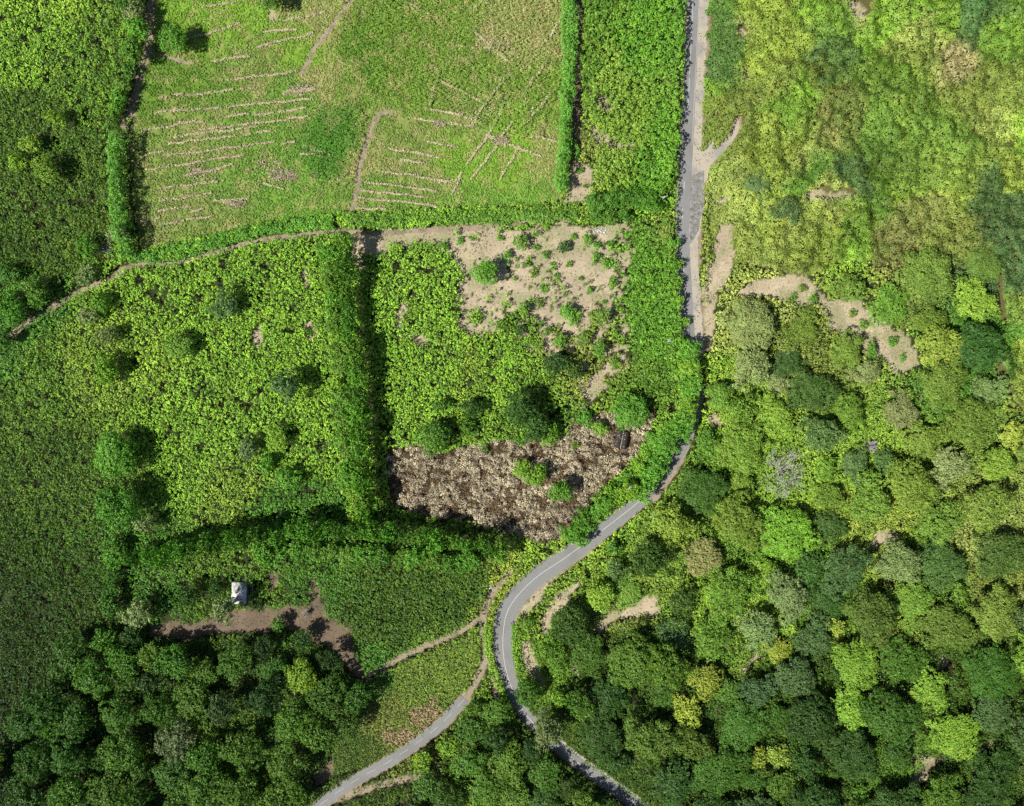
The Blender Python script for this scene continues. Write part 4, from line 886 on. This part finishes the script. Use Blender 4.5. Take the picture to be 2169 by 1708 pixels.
def shed():
    x, y = W(1317, 932, 2.2); root = empty('shed', x, y, 0, math.radians(-11)); tag(root, 'low dark-roofed shed with two roof slopes and pale mortar edges', 'shed')
    w, d, h = 5.8, 7.8, 2.0
    V, F = boxes([((0, -d/2+.15, 0), (w-.4, .2, h)), ((0, d/2-.15, 0), (w-.4, .2, h)), ((-w/2+.3, 0, 0), (.2, d-.52, h)), ((w/2-.3, 0, 0), (.2, d-.52, h))]); obj('wall', np_mesh('wall', V, F, M_wall), root)
    for sgn in (-1, 1):   # two slopes with corrugations, falling away from the ridge
        n = 16; V = []; ys = np.linspace(-d/2, d/2, n*2+1)
        for k, yy in enumerate(ys):
            dz = .05*(k % 2)
            for xx, zz in ((sgn*.09, h+.75), (sgn*w/2, h+.02)): V.append((xx, yy, zz+dz))
            for xx, zz in ((sgn*.09, h+.63), (sgn*w/2, h-.10)): V.append((xx, yy, zz+dz))
        F = []
        for k in range(len(ys)-1):
            a = 4*k; b = a+4; F += [(a, a+1, b+1, b), (a+2, b+2, b+3, a+3), (a, b, b+2, a+2), (a+1, a+3, b+3, b+1)]
        F += [(0, 2, 3, 1), (4*n*2, 4*n*2+1, 4*n*2+3, 4*n*2+2)]
        rf = obj('roof_slope', np_mesh('roof_slope', V, F, M_rust), root)
        for q in range(9 if sgn < 0 else 4):
            a = random.uniform(.2, .9); V, F = boxes([((sgn*w/2*a, random.uniform(-d*.42, d*.42), h+.75-.73*a+.05), (random.uniform(.2, .45), random.uniform(.2, .4), .08), random.random(), .8)]); obj('stone_weight', np_mesh('stone_weight', V, F, M_lich), rf)
    V, F = boxes([((0, 0, h+.70), (.17, d+.1, .14))]+[((random.uniform(-.12, .12), yy, h+.84), (.4, .35, .08)) for yy in (-2.9, -1.2, 0.6, 1.5, 3.1)]); obj('ridge', np_mesh('ridge', V, F, M_lich), root)
shed()
# white water tank beside the shed
x, y = W(1298.5, 929); t = empty('water_tank', x, y); tag(t, 'small white plastic tank left of the dark-roofed shed', 'water tank')
a = np.array([(.0, 0, .95)]); prof = [(.42, 0), (.45, .1), (.45, .7), (.36, .85), (.15, .92), (.14, 1.0)]
V = [(r*math.cos(k*math.pi/8), r*math.sin(k*math.pi/8), z) for r, z in prof for k in range(16)]; F = [(i*16+k, i*16+(k+1) % 16, (i+1)*16+(k+1) % 16, (i+1)*16+k) for i in range(5) for k in range(16)]
obj('tank_body', np_mesh('tank_body', V, F, M_white, None, True), t)
V, F = boxes([((0, 0, .95), (.3, .3, .1), .3, .8)]); obj('lid', np_mesh('lid', V, F, M_stone), t)

# ------------------------------------------------------------------ utility poles
def pole(u_, v_, h, ang, label, double=False):
    x, y = W(u_, v_, h); root = empty('utility_pole', x, y, 0, math.radians(ang)); tag(root, label, 'utility pole', 'utility poles beside the road')
    V, F = tubes([([(0, 0, -.2), (0, 0, h*.5), (0, 0, h)], [.17, .14, .11])], 10); obj('pole', np_mesh('pole', V, F, M_steel, None, True), root)
    L = [((0, .19, h-.5), (2.9, .12, .14)), ((0, -.19, h-.5), (2.9, .12, .14))]
    if double: L += [((-1.2, 0, h-.36), (.12, .5, .1)), ((1.2, 0, h-.36), (.12, .5, .1)), ((-.6, 0, h-.36), (.1, .5, .08)), ((.6, 0, h-.36), (.1, .5, .08))]
    V, F = boxes(L); obj('crossarm', np_mesh('crossarm', V, F, M_steel), root)
    for k, px in enumerate((-1.35, -.8, .8, 1.35)):
        V, F = tubes([([(px, .19, h-.36), (px, .19, h-.26), (px, .19, h-.12)], [.05, .1, .04])], 8); obj('insulator', np_mesh('insulator', V, F, M_white, None, True), root)
    if double:
        V, F = boxes([((.25, .95, h-1.6), (.6, .5, .9)), ((.1, .5, h-1.2), (.12, .5, .12))]); obj('transformer', np_mesh('transformer', V, F, M_stone), root)
        V, F = tubes([([(0, -.1, h-1), (-.2, -.8, h-.9), (-.8, -1.2, h-.9)], [.04, .04, .04]), ([(0, .1, h-.8), (.5, .9, h-.8)], [.04, .04]), ([(0, -.1, h-.7), (.3, -1.0, h-.7)], [.05, .05])], 6); obj('bracket', np_mesh('bracket', V, F, M_steel), root)
pole(1042, 1247, 9, 115, 'metal power pole with double crossarm beside the track at the bend', True)
pole(1409, 416, 10, 12, 'power pole at the top right corner of the clearing beside the road')
pole(1420, 722, 12, -28, 'power pole rising from the roadside trees right of the bare soil')
pole(1335, 1033, 11.5, 40, 'power pole among the trees above the curve of the road')
pole(1385, 1093, 8, 25, 'power pole in the scrub just right of the road curve')
# leaning stake, marker, stones
def small(name, label, cat, u_, v_, parts, mat, grp=None):
    x, y = W(u_, v_); o = obj(name, np_mesh(name, *boxes(parts), mat)); o.location = (x, y, 0); tag(o, label, cat, grp); return o
small('marker_stone', 'white painted marker stone at the outer edge of the road curve', 'marker stone', 1350, 1093, [((0, 0, 0), (1.1, .8, .9), .5, .6), ((.3, .5, 0), (.5, .5, .5), .2, .6)], M_white)
small('marker_stone', 'small white marker at the road edge inside the hairpin', 'marker stone', 1054, 1297, [((0, 0, 0), (.45, .45, .6), .3, .7), ((0, 0, .6), (.3, .3, .12), .3, .7)], M_white)
small('marker_stone', 'two pale stones where the gravel starts at the bend', 'stones', 1101, 1300, [((0, 0, 0), (.7, .5, .4), .5, .6), ((.4, -.9, 0), (.9, .6, .45), 1.0, .6)], M_stone)
x, y = W(1276, 490); L = [((random.gauss(0, 2.0), random.gauss(0, .9), -.05), (random.uniform(.3, .8), random.uniform(.25, .6), random.uniform(.2, .5)), random.random()*3, .6) for _ in range(60)]
o = obj('rubble_heap', np_mesh('rubble_heap', *boxes(L), M_white)); o.location = (x, y, 0); tag(o, 'heap of broken white stone at the top right of the clearing', 'rubble heap')
print('TREES', len(TREES), 'auto', len(items), 'tris', sum(len(o.data.polygons) for o in sc.objects if o.type == 'MESH'))
